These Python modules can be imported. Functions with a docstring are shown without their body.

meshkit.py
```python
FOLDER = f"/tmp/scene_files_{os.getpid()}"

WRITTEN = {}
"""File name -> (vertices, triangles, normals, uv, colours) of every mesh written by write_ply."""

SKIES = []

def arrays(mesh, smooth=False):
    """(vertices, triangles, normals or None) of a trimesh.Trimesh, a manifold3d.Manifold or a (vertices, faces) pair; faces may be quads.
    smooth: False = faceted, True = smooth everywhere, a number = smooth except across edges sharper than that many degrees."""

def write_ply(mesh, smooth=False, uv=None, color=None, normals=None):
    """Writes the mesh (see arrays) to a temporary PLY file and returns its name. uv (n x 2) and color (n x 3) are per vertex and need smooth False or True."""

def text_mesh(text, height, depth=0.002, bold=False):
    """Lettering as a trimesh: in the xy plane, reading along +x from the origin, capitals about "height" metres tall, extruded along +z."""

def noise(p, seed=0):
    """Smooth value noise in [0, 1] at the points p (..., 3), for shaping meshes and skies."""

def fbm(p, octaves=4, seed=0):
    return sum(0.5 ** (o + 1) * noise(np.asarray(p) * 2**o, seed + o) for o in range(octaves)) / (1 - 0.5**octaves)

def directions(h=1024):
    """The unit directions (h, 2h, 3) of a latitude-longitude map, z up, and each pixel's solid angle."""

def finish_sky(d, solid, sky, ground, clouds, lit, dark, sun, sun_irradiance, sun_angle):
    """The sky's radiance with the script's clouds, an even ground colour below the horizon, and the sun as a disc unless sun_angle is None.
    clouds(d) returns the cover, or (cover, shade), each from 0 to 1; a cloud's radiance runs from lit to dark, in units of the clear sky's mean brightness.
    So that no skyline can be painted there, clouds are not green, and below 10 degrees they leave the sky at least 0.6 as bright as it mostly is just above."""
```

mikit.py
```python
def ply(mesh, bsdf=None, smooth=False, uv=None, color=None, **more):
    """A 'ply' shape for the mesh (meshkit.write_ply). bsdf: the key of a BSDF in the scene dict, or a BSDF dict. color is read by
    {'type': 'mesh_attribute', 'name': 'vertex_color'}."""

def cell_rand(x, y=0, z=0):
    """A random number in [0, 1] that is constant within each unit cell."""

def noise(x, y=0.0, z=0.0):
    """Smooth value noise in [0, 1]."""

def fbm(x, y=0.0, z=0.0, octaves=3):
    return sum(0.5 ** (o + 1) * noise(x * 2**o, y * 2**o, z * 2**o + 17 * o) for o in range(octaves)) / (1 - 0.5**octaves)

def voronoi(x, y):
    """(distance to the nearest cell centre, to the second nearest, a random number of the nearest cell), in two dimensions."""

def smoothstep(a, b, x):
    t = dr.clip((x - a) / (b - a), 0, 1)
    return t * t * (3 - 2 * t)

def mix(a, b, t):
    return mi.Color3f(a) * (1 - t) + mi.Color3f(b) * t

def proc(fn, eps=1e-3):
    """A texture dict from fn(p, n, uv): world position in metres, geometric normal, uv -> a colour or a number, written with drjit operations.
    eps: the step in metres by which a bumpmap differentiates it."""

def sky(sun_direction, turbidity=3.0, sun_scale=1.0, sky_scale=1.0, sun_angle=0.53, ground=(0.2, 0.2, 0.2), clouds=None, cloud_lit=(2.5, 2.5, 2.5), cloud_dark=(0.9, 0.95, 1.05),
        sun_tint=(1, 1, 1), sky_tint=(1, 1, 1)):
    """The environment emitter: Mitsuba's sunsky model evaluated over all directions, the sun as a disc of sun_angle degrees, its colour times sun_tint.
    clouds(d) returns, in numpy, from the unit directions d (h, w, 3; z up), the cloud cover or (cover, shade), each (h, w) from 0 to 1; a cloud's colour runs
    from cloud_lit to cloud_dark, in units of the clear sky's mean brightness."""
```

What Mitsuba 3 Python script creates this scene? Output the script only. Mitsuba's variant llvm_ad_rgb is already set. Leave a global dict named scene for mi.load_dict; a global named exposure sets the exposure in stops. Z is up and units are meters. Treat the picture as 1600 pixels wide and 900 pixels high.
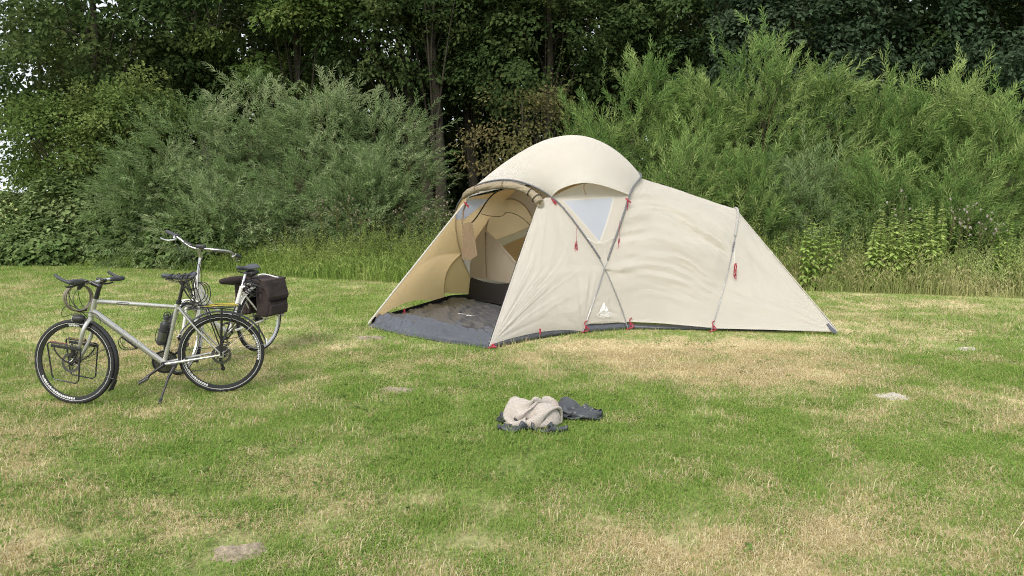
import math, random, numpy as np, trimesh, mitsuba as mi, drjit as dr, mikit, meshkit
import manifold3d as m3
from shapely.geometry import Polygon, LineString, box as sbox
from shapely import affinity
from scipy.interpolate import CubicSpline, PchipInterpolator
T = mi.ScalarTransform4f
proc, fbm, noise, smoothstep, mix, cell_rand, voronoi = mikit.proc, mikit.fbm, mikit.noise, mikit.smoothstep, mikit.mix, mikit.cell_rand, mikit.voronoi
scene, labels = {'type': 'scene'}, {}

# ---------------------------------------------------------------- camera, sky, exposure
EYE, PITCH = 1.7, math.atan(150 / 1164.0)
scene['camera'] = {'type': 'perspective', 'fov': 2 * math.degrees(math.atan(800 / 1164.0)), 'fov_axis': 'x', 'near_clip': 0.1, 'far_clip': 400.0,
                   'to_world': T().look_at(origin=[0, 0, EYE], target=[0, math.cos(PITCH), EYE - math.sin(PITCH)], up=[0, 0, 1])}
def overcast(d):
    return 0.82 + 0.18 * meshkit.fbm(d * 3.0, 4, 5), 0.55 * meshkit.fbm(d * 2.2 + 4, 4, 9)
scene['sky'] = mikit.sky((-0.30, -0.66, 0.69), turbidity=3, sun_scale=0.3, sun_angle=25, clouds=overcast, cloud_lit=(1.72, 1.78, 1.86), cloud_dark=(1.0, 1.05, 1.13), ground=(0.1, 0.11, 0.05), sun_tint=(.88, 1.0, 1.22))
exposure = 3.05

# ---------------------------------------------------------------- helpers
def lab(key, label=None, category=None, group=None, kind=None):
    d = {k: v for k, v in (('label', label), ('category', category), ('group', group), ('kind', kind)) if v}
    labels[key] = {**labels.get(key, {}), **d}
    return key
def put(key, mesh, bsdf, smooth=False, **more):
    """One entry of the scene; a key already taken gets the next number."""
    k, i = key, 0
    while k in scene:
        i += 1; k = f'{key}_{i:03d}'
    scene[k] = mikit.ply(mesh, bsdf, smooth=smooth, **more)
    return k
def V(*a): return np.array(a, float)
def unit(v): return v / np.maximum(np.linalg.norm(v, axis=-1, keepdims=True), 1e-12)
def at(u, v, y=None):
    """Ground point (y None) or point at distance y north of the camera, from a surveyed direction in the 1600 x 900 photograph."""
    a, b, c, s = (u - 800) / 1164.0, -(v - 450) / 1164.0, math.cos(PITCH), math.sin(PITCH)
    d = V(a, c + b * s, -s + b * c)
    t = -EYE / d[2] if y is None else y / d[1]
    return V(0, 0, EYE) + t * d
def spline(pts, n, smooth=True):
    p = np.asarray(pts, float)
    s = np.r_[0, np.cumsum(np.linalg.norm(np.diff(p, axis=0), axis=1))]
    t = np.linspace(0, s[-1], n)
    if smooth and len(p) > 2: return PchipInterpolator(s, p, axis=0)(t) if smooth == 'tight' else CubicSpline(s, p, axis=0)(t)
    return np.stack([np.interp(t, s, p[:, k]) for k in range(3)], 1)
def resample(p, n): return spline(p, n, False)
def join(*a):
    """Joins (vertices, triangles[, uv]) tuples or trimeshes into one (v, f) pair."""
    vs, fs, o = [], [], 0
    for m in a:
        v, f = (np.asarray(m.vertices), np.asarray(m.faces)) if hasattr(m, 'vertices') else m[:2]
        if f.shape[1] == 4: f = np.vstack([f[:, [0, 1, 2]], f[:, [0, 2, 3]]])
        vs.append(v); fs.append(f + o); o += len(v)
    return np.vstack(vs), np.vstack(fs)
def tube(pts, r, sides=8, closed=False, cap=True):
    p = np.asarray(pts, float); n = len(p)
    t = np.roll(p, -1, 0) - np.roll(p, 1, 0) if closed else np.gradient(p, axis=0)
    t = unit(t); r = np.broadcast_to(np.asarray(r, float), (n,))
    a = np.zeros_like(p)
    a0 = np.cross(t[0], V(0, 0, 1) if abs(t[0][2]) < 0.9 else V(1, 0, 0)); a[0] = unit(a0)
    for i in range(1, n):
        w = a[i - 1] - t[i] * (a[i - 1] @ t[i]); a[i] = unit(w)
    b = np.cross(t, a); ang = np.arange(sides) * 2 * np.pi / sides
    v = p[:, None] + r[:, None, None] * (np.cos(ang)[None, :, None] * a[:, None] + np.sin(ang)[None, :, None] * b[:, None])
    k = n if closed else n - 1
    i, j = np.meshgrid(np.arange(k), np.arange(sides), indexing='ij')
    i2, j2 = (i + 1) % n, (j + 1) % sides
    q = np.stack([i * sides + j, i2 * sides + j, i2 * sides + j2, i * sides + j2], -1).reshape(-1, 4)[:, ::-1]
    f = np.vstack([q[:, [0, 1, 2]], q[:, [0, 2, 3]]]); v = v.reshape(-1, 3)
    if cap and not closed:
        c0, c1 = len(v), len(v) + 1; v = np.vstack([v, p[:1], p[-1:]])
        jj = np.arange(sides); e = (n - 1) * sides
        f = np.vstack([f, np.stack([np.full(sides, c0), jj, (jj + 1) % sides], 1)[:, ::-1], np.stack([np.full(sides, c1), e + (jj + 1) % sides, e + jj], 1)[:, ::-1]])
    return v, f
def rod(a, b, r, r2=None, sides=10):
    return tube([a, b], [r, r if r2 is None else r2], sides)
def lathe(profile, o=(0, 0, 0), axis=(0, 0, 1), sides=24):
    """Profile rows (radius, height) turned about an axis through o."""
    pr = np.asarray(profile, float); ax = unit(V(*axis))
    a = unit(np.cross(ax, V(0, 0, 1) if abs(ax[2]) < 0.9 else V(1, 0, 0))); b = np.cross(ax, a)
    ang = np.arange(sides) * 2 * np.pi / sides
    v = V(*o) + pr[:, None, 1:2] * ax + pr[:, None, 0:1] * (np.cos(ang)[None, :, None] * a + np.sin(ang)[None, :, None] * b)
    i, j = np.meshgrid(np.arange(len(pr) - 1), np.arange(sides), indexing='ij'); j2 = (j + 1) % sides
    q = np.stack([i * sides + j, i * sides + j2, (i + 1) * sides + j2, (i + 1) * sides + j], -1).reshape(-1, 4)
    return v.reshape(-1, 3), np.vstack([q[:, [0, 1, 2]], q[:, [0, 2, 3]]])
def hull(pts, r, seg=10):
    """Hull of spheres: a rounded solid."""
    r = np.broadcast_to(r, (len(pts),))
    m = m3.Manifold.batch_hull([m3.Manifold.sphere(float(q), seg).translate([float(x) for x in p]) for p, q in zip(pts, r)]).to_mesh()
    return np.array(m.vert_properties[:, :3]), np.array(m.tri_verts)
def rbox(c, size, r=0.01, R=None):
    h = np.asarray(size) / 2 - r
    p = np.array([[x, y, z] for x in (-1, 1) for y in (-1, 1) for z in (-1, 1)]) * h
    if R is not None: p = p @ np.asarray(R).T
    return hull(p + V(*c), r, 8)
def grid(P):
    n, m = P.shape[:2]
    i, j = np.meshgrid(np.arange(n - 1), np.arange(m - 1), indexing='ij')
    q = np.stack([i * m + j, (i + 1) * m + j, (i + 1) * m + j + 1, i * m + j + 1], -1).reshape(-1, 4)
    return P.reshape(-1, 3), np.vstack([q[:, [0, 1, 2]], q[:, [0, 2, 3]]])
def gnormals(P):
    return unit(np.cross(np.gradient(P, axis=0), np.gradient(P, axis=1)))
def coons(bottom, top, left, right, n, m):
    """Surface P[i, j], i along bottom/top (from left to right), j along left/right (from bottom to top)."""
    B, Tp, L, R = resample(bottom, n), resample(top, n), resample(left, m), resample(right, m)
    u, v = np.linspace(0, 1, n)[:, None, None], np.linspace(0, 1, m)[None, :, None]
    return ((1 - v) * B[:, None] + v * Tp[:, None] + (1 - u) * L[None] + u * R[None]
            - (1 - u) * (1 - v) * B[0] - u * (1 - v) * B[-1] - (1 - u) * v * Tp[0] - u * v * Tp[-1])
def ridged(x, y, seed=0, octaves=3):
    p = np.stack([x, y, 0 * x + seed * 3.7], -1); out = 0
    for o in range(octaves):
        out = out + 0.5 ** o * (1 - np.abs(2 * meshkit.noise(p * 2 ** o, seed + o) - 1))
    return out / (2 - 0.5 ** (octaves - 1)) - 0.6
def nz(x, y, seed=0, octaves=3):
    return meshkit.fbm(np.stack([x, y, 0 * x + seed * 1.3], -1), octaves, seed) - 0.5
def transform(mesh, M):
    v, f = mesh[:2]; return v @ M[:3, :3].T + M[:3, 3], f
def rgb(*c): return {'type': 'rgb', 'value': [float(x) for x in c]}
def solid(name, color, rough=0.5, metallic=0.0, spec=0.5, **more):
    scene[name] = {'type': 'twosided', 'bsdf': {'type': 'principled', 'base_color': color if isinstance(color, dict) else rgb(*color), 'roughness': rough, 'metallic': metallic, 'specular': spec, **more}}
    return name
def speckle(c, amt=0.15, scale=40.0):
    """A plain colour with grain and faint blotches."""
    def fn(p, n, uv):
        k = 1 + amt * (fbm(p.x * scale, p.y * scale, p.z * scale, 3) - 0.5) * 2
        return mi.Color3f(*c) * k
    return proc(fn)

# ---------------------------------------------------------------- lawn: patches of straw and green
# straw (positive) and lush green (negative) patches: x, y, radius x, radius y, strength
PATCHES = [(-3.6, 5.2, .9, 1.2, .5), (-2.0, 3.7, .8, .6, .45), (-0.8, 3.9, 0.5, .35, .55), (-2.9, 7.0, 1.3, .6, .45), (-3.6, 7.9, 1.6, .9, .5), (1.4, 7.6, 1.2, .8, 1.0), (2.3, 8.1, 1.5, .6, 1.0), (2.1, 6.8, 1.0, .5, 1.0),
           (0.7, 8.0, .9, .5, .5), (3.2, 7.2, .7, .7, .4), (4.2, 5.6, 1.3, .55, .55), (4.7, 6.2, 1.0, .5, .3), (1.6, 3.5, 1.0, .5, .6), (2.3, 4.5, .8, .5, .25), (0.6, 3.3, .7, .35, .4), (3.0, 3.7, .7, .5, .45), (4.9, 9.6, 1.5, .7, .45), (6.2, 11.2, 1.6, .9, .5),
           (-2.0, 8.1, .9, .5, .4), (-.6, 7.5, .7, .3, .35), (-5.5, 9.0, 2.2, .9, .35), (-1.5, 4.6, .6, .4, .2), (-.2, 3.2, 1.0, .4, .3), (-7.5, 12.5, 3.0, .9, .2), (-2.6, 3.3, .6, .35, .25),
           (.2, 4.7, 1.1, .7, -.45), (-.8, 5.6, 1.4, .6, -.35), (1.4, 5.2, 1.0, .5, -.4), (.1, 5.9, 1.2, .4, -.3), (3.9, 7.3, .9, .8, -.4), (2.1, 7.5, .35, .25, -.4), (1.0, 3.9, .5, .35, -.35), (3.0, 4.6, .7, .4, -.3),
           (-1.8, 5.0, .8, .4, -.3), (-1.3, 3.35, .45, .25, -.3), (-2.9, 5.2, .4, .3, -.25), (-4.0, 10.5, 3.0, 1.0, -.25), (-9.0, 16.0, 5.0, 1.5, -.35), (-1.7, 11.5, 1.2, 1.2, -.3), (5.8, 8.4, .8, .6, -.3), (-.4, 6.6, .6, .4, -.2)]
def dryness(x, y, fb, exp):
    k = 0.27 + 0.55 * (fb(x * 0.9, y * 0.9, 1.7) - 0.5) + 0.95 * (fb(x * 4.6, y * 4.6, 5.1) - 0.5)
    for a, b, c, d, s in PATCHES:
        k = k + (0.55 if s > 0 else 0.3) * s * exp(-((x - a) / c) ** 2 - ((y - b) / d) ** 2)
    return k
def dry_np(x, y): return dryness(x, y, lambda a, b, c: meshkit.fbm(np.stack([a, b, 0 * a + c], -1), 3, 3), np.exp)
def dry_dr(x, y): return dr.clip(dryness(x, y, lambda a, b, c: fbm(a, b, c, 3), dr.exp), 0, 1)
# each blade has one colour from root to tip: uv.x is one random number per blade, and the cell_rand of it picks the sort
LUSH, GREEN, OLIVE, STRAW, BLEACHED = (0.180, 0.320, 0.058), (0.250, 0.360, 0.085), (0.345, 0.400, 0.125), (0.52, 0.435, 0.235), (0.70, 0.62, 0.40)
def soil_color(p, n, uv):
    d = dry_dr(p.x, p.y)
    g = mix((0.18, 0.22, 0.07), (0.42, 0.35, 0.20), smoothstep(0.15, 0.85, d))
    return g * (0.6 + 0.8 * fbm(p.x * 38, p.y * 38, 0, 3))
def blade_color(p, n, uv):
    d = dry_dr(p.x, p.y)
    lot = cell_rand(uv.x * 9000)
    living = dr.select(lot < 0.35, mi.Color3f(*LUSH), dr.select(lot < 0.72, mi.Color3f(*GREEN), mi.Color3f(*OLIVE)))
    dead = dr.select(lot < 0.6, mi.Color3f(*STRAW), mi.Color3f(*BLEACHED))
    return mix(living, dead, smoothstep(-0.07, 0.07, d - 0.14 - 0.76 * uv.x))       # more of the blades are dead where the lawn is dry
solid('soil', proc(soil_color), 0.95, spec=0.1)
scene['grass_blade'] = {'type': 'principledthin', 'base_color': proc(blade_color), 'roughness': 0.55, 'diff_trans': 0.55, 'spec_trans': 0.0, 'eta': 1.3}
def lawn_height(x, y): return 0.03 * (meshkit.fbm(np.stack([x * 0.45, y * 0.45, 0 * x], -1), 3, 2) - 0.5)
gx, gy = np.meshgrid(np.r_[-150, -60, np.arange(-18, 16.01, 0.25), 60, 150], np.r_[-80, -20, np.arange(-1, 24.01, 0.25), 40, 80, 160], indexing='ij')
put('lawn_ground', grid(np.stack([gx, gy, lawn_height(gx, gy) - 0.02], -1)), 'soil', smooth=True)
lab('lawn_ground', 'mown campsite lawn of green and straw coloured patches', kind='structure')

BARE = [(-1.0, 6.33, .17, .09), (-1.72, 8.73, .2, .1), (3.22, 6.13, .13, .09), (5.02, 8.05, .12, .08), (-1.30, 3.39, .13, .085)]   # bare spots in the turf
def blades(n, sigma, h, w, lean, seed, seg=2):
    r = np.random.default_rng(seed)
    ang, rad = r.uniform(0, 2 * np.pi, n), sigma * np.sqrt(-np.log(1 - 0.97 * r.random(n)))
    base = np.stack([rad * np.cos(ang), rad * np.sin(ang), np.full(n, -0.012)], 1)
    H, W, az = h * r.lognormal(0, 0.32, n), w * r.uniform(0.7, 1.3, n), r.uniform(0, 2 * np.pi, n)
    L = lean * r.uniform(0.2, 1.3, n)
    d = np.stack([np.cos(az), np.sin(az), 0 * az], 1)
    fa = az + np.pi / 2 + r.normal(0, 0.5, n); side = np.stack([np.cos(fa), np.sin(fa), 0 * az], 1) * W[:, None] / 2
    up = V(0, 0, 1)
    tip = base + d * (H * np.sin(L))[:, None] * 1.1 + up * (H * np.cos(L))[:, None] * 0.95
    if seg == 1:
        v = np.stack([base - side, base + side, tip], 1); f = np.array([[0, 1, 2]])
    else:
        mid = base + d * (H * np.sin(L) * 0.35)[:, None] + up * (H * 0.58)[:, None]
        v = np.stack([base - side, base + side, mid - side * .85, mid + side * .85, tip], 1); f = np.array([[0, 1, 3], [0, 3, 2], [2, 3, 4]])
    k = v.shape[1]
    F = (f[None] + (np.arange(n) * k)[:, None, None]).reshape(-1, 3)
    uv = np.repeat(np.stack([r.random(n), r.random(n)], 1), k, 0)
    return (v.reshape(-1, 3), F), uv
SORTS = {'near_lush': (950, .17, .036, .0040, 1.05, 2), 'near_short': (950, .17, .030, .0038, 1.2, 2), 'near_flat': (900, .17, .036, .0034, 1.42, 2),
         'far_lush': (680, .30, .046, .0078, 1.0, 1), 'far_short': (680, .30, .036, .0076, 1.15, 1)}
for i, (k, a) in enumerate(SORTS.items()):
    for q in range(2):
        m, uv = blades(*a[:5], seed=40 + 2 * i + q, seg=a[5])
        scene[f'sward_{k}_{q}'] = {'type': 'shapegroup', 'blades': mikit.ply(m, 'grass_blade', uv=uv)}
rg = np.random.default_rng(11)
count = 0
def sow(x, y, near):
    global count
    d = float(dry_np(np.array([x]), np.array([y]))[0]) + rg.normal(0, 0.12)
    for a, b, c, e in BARE:
        q = ((x - a) / (c + .06)) ** 2 + ((y - b) / (e + .06)) ** 2
        if q < rg.uniform(.6, 1.5): return
    if near: sort = 'near_lush' if d < .3 else ('near_short' if d < .62 or rg.random() < .4 else 'near_flat')
    else: sort = 'far_lush' if d < .4 else 'far_short'
    count += 1
    z = float(lawn_height(np.array([x]), np.array([y]))[0]) - 0.012
    s = rg.uniform(.85, 1.2); hz = s * rg.uniform(.75, 1.35)
    scene[f'grass__{count:03d}'] = {'type': 'instance', 'to_world': T().translate([x, y, z]).rotate([0, 0, 1], rg.uniform(0, 360)).scale([s, s, hz]), 'group': {'type': 'ref', 'id': f'sward_{sort}_{rg.integers(2)}'}}
for y in np.arange(2.6, 8.0, .265):
    for x in np.arange(-.72 * y - 1.4, .72 * y + 1.4, .265):
        sow(x + rg.uniform(-.13, .13), y + rg.uniform(-.13, .13), True)
def in_tent(x, y):  # under the groundsheets
    return TENT_PLAN.contains_properly(__import__('shapely').Point(x, y))
TENT_PLAN = Polygon([(-.35, 8.5), (.8, 9.2), (1.5, 9.45), (3.5, 9.2), (4.2, 11.2), (3.2, 11.7), (-.8, 11.5), (-1.6, 9.7)])
for y in np.arange(7.9, 18.6, .46):
    for x in np.arange(max(-.72 * y - 2.2, -17), .72 * y + 2.2, .46):
        if y < 18.3 - .35 * (x + 11) and not in_tent(x, y): sow(x + rg.uniform(-.22, .22), y + rg.uniform(-.22, .22), False)
lab('grass', 'short mown grass of the lawn, part green and part dried to straw', 'grass', kind='stuff')

# clover and plantain rosettes among the grass
def rosettes(n, seed):
    r = np.random.default_rng(seed); y = 2.8 + 8.5 * r.random(n) ** 1.4; x = r.uniform(-.72, .72, n) * y
    ok = meshkit.fbm(np.stack([x * .9, y * .9, 0 * x], -1), 2, seed) > .5; x, y = x[ok], y[ok]; n = len(x); k = 7
    X, Y = np.repeat(x, k) + r.normal(0, .02, n * k), np.repeat(y, k) + r.normal(0, .02, n * k); phi = r.uniform(0, 6.28, n * k)
    d = np.stack([np.cos(phi), np.sin(phi), r.uniform(.1, .6, n * k)], 1); P = np.stack([X, Y, lawn_height(X, Y) + r.uniform(-.005, .008, n * k)], 1)
    L = r.uniform(.018, .04, n * k); return leaf_cloud(P, d, V(0, 0, 1) + r.normal(0, .3, d.shape), L, L * r.uniform(.35, .7, n * k), r.uniform(0, 1, n * k), seed)

# bare soil spots: crumbly low mounds
def soil_crumbs(a, b):
    def fn(p, n, uv): return mix(a, b, fbm(p.x * 45, p.y * 45, p.z * 45, 3)) * (0.8 + 0.4 * noise(p.x * 160, p.y * 160, 0))
    return proc(fn)
solid('bare_soil', soil_crumbs((0.17, 0.14, 0.10), (0.40, 0.335, 0.25)), 0.95, spec=0.1)
solid('pale_sand', soil_crumbs((0.34, 0.31, 0.25), (0.54, 0.50, 0.42)), 0.95, spec=0.1)
for i, ((x, y, a, b), txt) in enumerate(zip(BARE, ('bare brown soil spot in the lawn between bicycles and crumpled sacks', 'bare soil spot just before the grey groundsheet of the tent', 'pale sandy mound in the grass at right', 'far pale sandy spot at the right edge of the lawn', 'bare sandy soil spot in the foreground grass'))):
    t, q = np.meshgrid(np.linspace(0, 2 * np.pi, 61), np.linspace(0, 1, 22), indexing='ij')
    edge = 1 + 1.1 * (meshkit.fbm(np.stack([np.cos(t) * 2.4, np.sin(t) * 2.4, 0 * t + i], -1), 3, i) - .5)
    X, Y = x + a * 1.15 * q * edge * np.cos(t), y + b * 1.15 * q * edge * np.sin(t)
    Z = lawn_height(X, Y) - .02 + .026 * (1 - q ** 2) + .034 * (meshkit.fbm(np.stack([X * 22, Y * 22, 0 * X], -1), 3, i) - .5) * (1 - q ** 4) - .012 * q ** 4
    k = put('soil_patch', grid(np.stack([X, Y, Z], -1)[:, ::-1]), 'pale_sand' if i in (2, 3) else 'bare_soil', smooth=True)
    lab(k, txt, kind='structure')

# ---------------------------------------------------------------- the tent
def canvas_color(c, w=0.10):
    def fn(p, n, uv):
        k = 1 - w + 2 * w * fbm(p.x * 2.3, p.y * 2.3, p.z * 2.3, 3)
        return mi.Color3f(*c) * k * (0.985 + 0.03 * noise(p.x * 90, p.y * 90, p.z * 90))
    return proc(fn)
def weave(p, n, uv):   # fine creases of the cloth
    a = 1 - dr.abs(2 * noise(p.x * 9, p.y * 9, p.z * 26) - 1); b = 1 - dr.abs(2 * noise(p.x * 24 + 7, p.y * 24, p.z * 60) - 1)
    return 0.65 * a * a + 0.35 * b * b
def cloth(name, c, trans, rough=0.6, bump=0.0022, w=0.06):
    b = {'type': 'principledthin', 'base_color': canvas_color(c, w), 'roughness': rough, 'diff_trans': trans, 'spec_trans': 0.0, 'eta': 1.35}
    scene[name] = {'type': 'bumpmap', 'nested_texture': proc(weave, 0.002), 'scale': bump, 'bsdf': b} if bump else b
    return name
cloth('canvas', (0.725, 0.685, 0.605), 0.8)
cloth('canvas_roof', (0.775, 0.745, 0.68), 0.8)
cloth('backlit_tan', (0.70, 0.53, 0.29), 1.15, bump=0)  # tan tint stands in for daylight glowing through the beige canvas
cloth('inner_cloth', (0.47, 0.42, 0.345), 0.7)
cloth('pocket_cloth', (0.27, 0.20, 0.13), 0.2)
cloth('roll_cloth', (0.37, 0.31, 0.22), 0.25, bump=.004)
scene['groundsheet_nylon'] = {'type': 'twosided', 'bsdf': {'type': 'bumpmap', 'nested_texture': proc(weave, 0.002), 'scale': 0.004, 'bsdf': {'type': 'principled', 'base_color': canvas_color((0.065, 0.070, 0.084), .12), 'roughness': 0.27, 'specular': 0.9}}}
solid('black_nylon', speckle((0.018, 0.018, 0.022), .3), 0.6)
solid('pole_grey', (0.13, 0.13, 0.14), 0.35)
solid('sleeve_grey', speckle((.36, .345, .32), .1), .7)
solid('pole_alloy', (0.40, 0.40, 0.40), 0.3, metallic=1.0)
solid('webbing_red', speckle((0.36, 0.025, 0.045), .3, 200), 0.6)
solid('cord_dark', (0.025, 0.022, 0.02), 0.7)
solid('print_white', (0.84, 0.83, 0.80), 0.55)
scene['window_film'] = {'type': 'principledthin', 'base_color': rgb(.68, .73, .83), 'roughness': 0.22, 'diff_trans': 0.8, 'spec_trans': 0.15, 'eta': 1.5}

lab('tent', 'large beige dome and tunnel tent with its front door rolled up', 'tent')
S = at
POLE_A = spline([S(981, 514), S(968, 474, 9.27), S(955, 442, 9.33), S(942, 414, 9.4), S(913, 370, 9.5), S(888, 336, 9.6), S(862, 309, 9.72), S(835, 293, 9.82), S(800, 283, 9.95), S(765, 285, 10.15), S(738, 296, 10.4), S(722, 312, 10.6), V(-.84, 11.1, 1.25), V(-.8, 11.6, .75), V(-.45, 11.95, 0)], 160)
POLE_B = spline([S(911, 519), S(927, 472, 9.1), S(938, 440, 9.25), S(946, 414, 9.38), S(960, 374, 9.5), S(972, 340, 9.62), S(983, 306, 9.78), S(991, 290, 9.95), S(1000, 279, 10.2), V(1.74, 10.65, 1.97), V(1.42, 11.2, 1.82), V(.75, 11.6, 1.42), V(-.1, 11.8, 1.0), V(-.78, 11.64, .74), V(-1.05, 11.6, 0)], 160)
POLE_C = spline([S(1110, 518), S(1117, 495, 9.12), S(1130, 450, 9.3), S(1141, 405, 9.5), S(1149, 365, 9.78), S(1152.5, 340, 10.05), S(1151, 327, 10.45), V(3.22, 11.0, 1.38), V(3.25, 11.5, .95), V(3.2, 11.9, 0)], 140)
def near_i(P, q): return int(np.argmin(np.linalg.norm(P - q, axis=1)))
iA_x, iB_x = near_i(POLE_A, S(943, 416, 9.39)), near_i(POLE_B, S(943, 422, 9.33))
iA_v, iB_v = near_i(POLE_A, S(862, 309, 9.72)), near_i(POLE_B, S(983, 306, 9.78))
iA_f, iB_f = near_i(POLE_A, S(722, 312, 10.6)), near_i(POLE_B, V(1.42, 11.2, 1.82))
iA_y, iB_y = near_i(POLE_A, V(-.8, 11.6, .75)), near_i(POLE_B, V(-.78, 11.64, .74))
P1, P2, TAIL, TAIL_F = S(766, 543) + V(0, 0, .02), S(576, 508) + V(0, 0, .02), S(1309, 521) + V(0, 0, .015), V(4.5, 11.35, .015)

def cloth_panel(key, P, bsdf, wrinkle=None, label=None, inward=None, hole=None):
    """A sheet; wrinkle(u, v) in metres along the normal, fading to nothing at the edges."""
    n, m = P.shape[:2]
    u, v = np.meshgrid(np.linspace(0, 1, n), np.linspace(0, 1, m), indexing='ij')
    N = gnormals(P)
    e = np.minimum(1, 9 * np.minimum.reduce([u, 1 - u, v, 1 - v]))
    if wrinkle is not None: P = P + N * (wrinkle(u, v) * e)[..., None]
    vs, f = grid(P)
    if hole is not None:
        c = vs[f].mean(1); f = f[~hole(c)]
    k = put(key, (vs, f), bsdf, smooth=True)
    if label: lab(k, label)
    return P
def fan(u, v, cu, cv, k, seed, amp):   # creases running out of one corner
    a, r = np.arctan2(v - cv, u - cu), np.hypot(u - cu, v - cv)
    return amp * ridged(a * k, r * 1.2, seed, 2) * np.exp(-r * 1.6) * np.minimum(1, r * 8)

# near porch panel: from the door edge to the two poles
door_near = spline([S(843, 316, 9.70), S(808, 415, 8.95) , P1], 60)
edgeR = np.vstack([POLE_B[:iB_x][:: 1], POLE_A[iA_v:iA_x + 1] if iA_v < iA_x else POLE_A[iA_x:iA_v + 1]])
low = np.linspace(0, 1, 40)[:, None]
bottom1 = P1 * (1 - low) + POLE_B[1] * low + V(0.05, 0.16, 0) * np.sin(np.pi * low) + V(0, 0, .055) * np.sin(np.pi * low) ** .6
top1 = np.stack([S(843, 316, 9.70), S(852, 309, 9.72), POLE_A[iA_v]])
wr1 = lambda u, v: .018 * ridged(u * 2.0 + v * 5.5, v * 1.2 - u * 3, 3) * (1 - v) + fan(u, v, 0, 0, 6.5, 5, .07) + fan(u, v, 1, 0, 6, 6, .05) + .02 * nz(u * 2, v * 2, 4) + .010 * ridged(u * 9 + v * 2, v * 2.2, 8, 2) * (1 - v) ** 2 + .010 * ridged(u*3 + v*3, v*7, 12)
PP1 = cloth_panel('tent__porch_panel', coons(bottom1, top1, door_near[::-1], edgeR, 110, 130), 'canvas', wr1)
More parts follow.
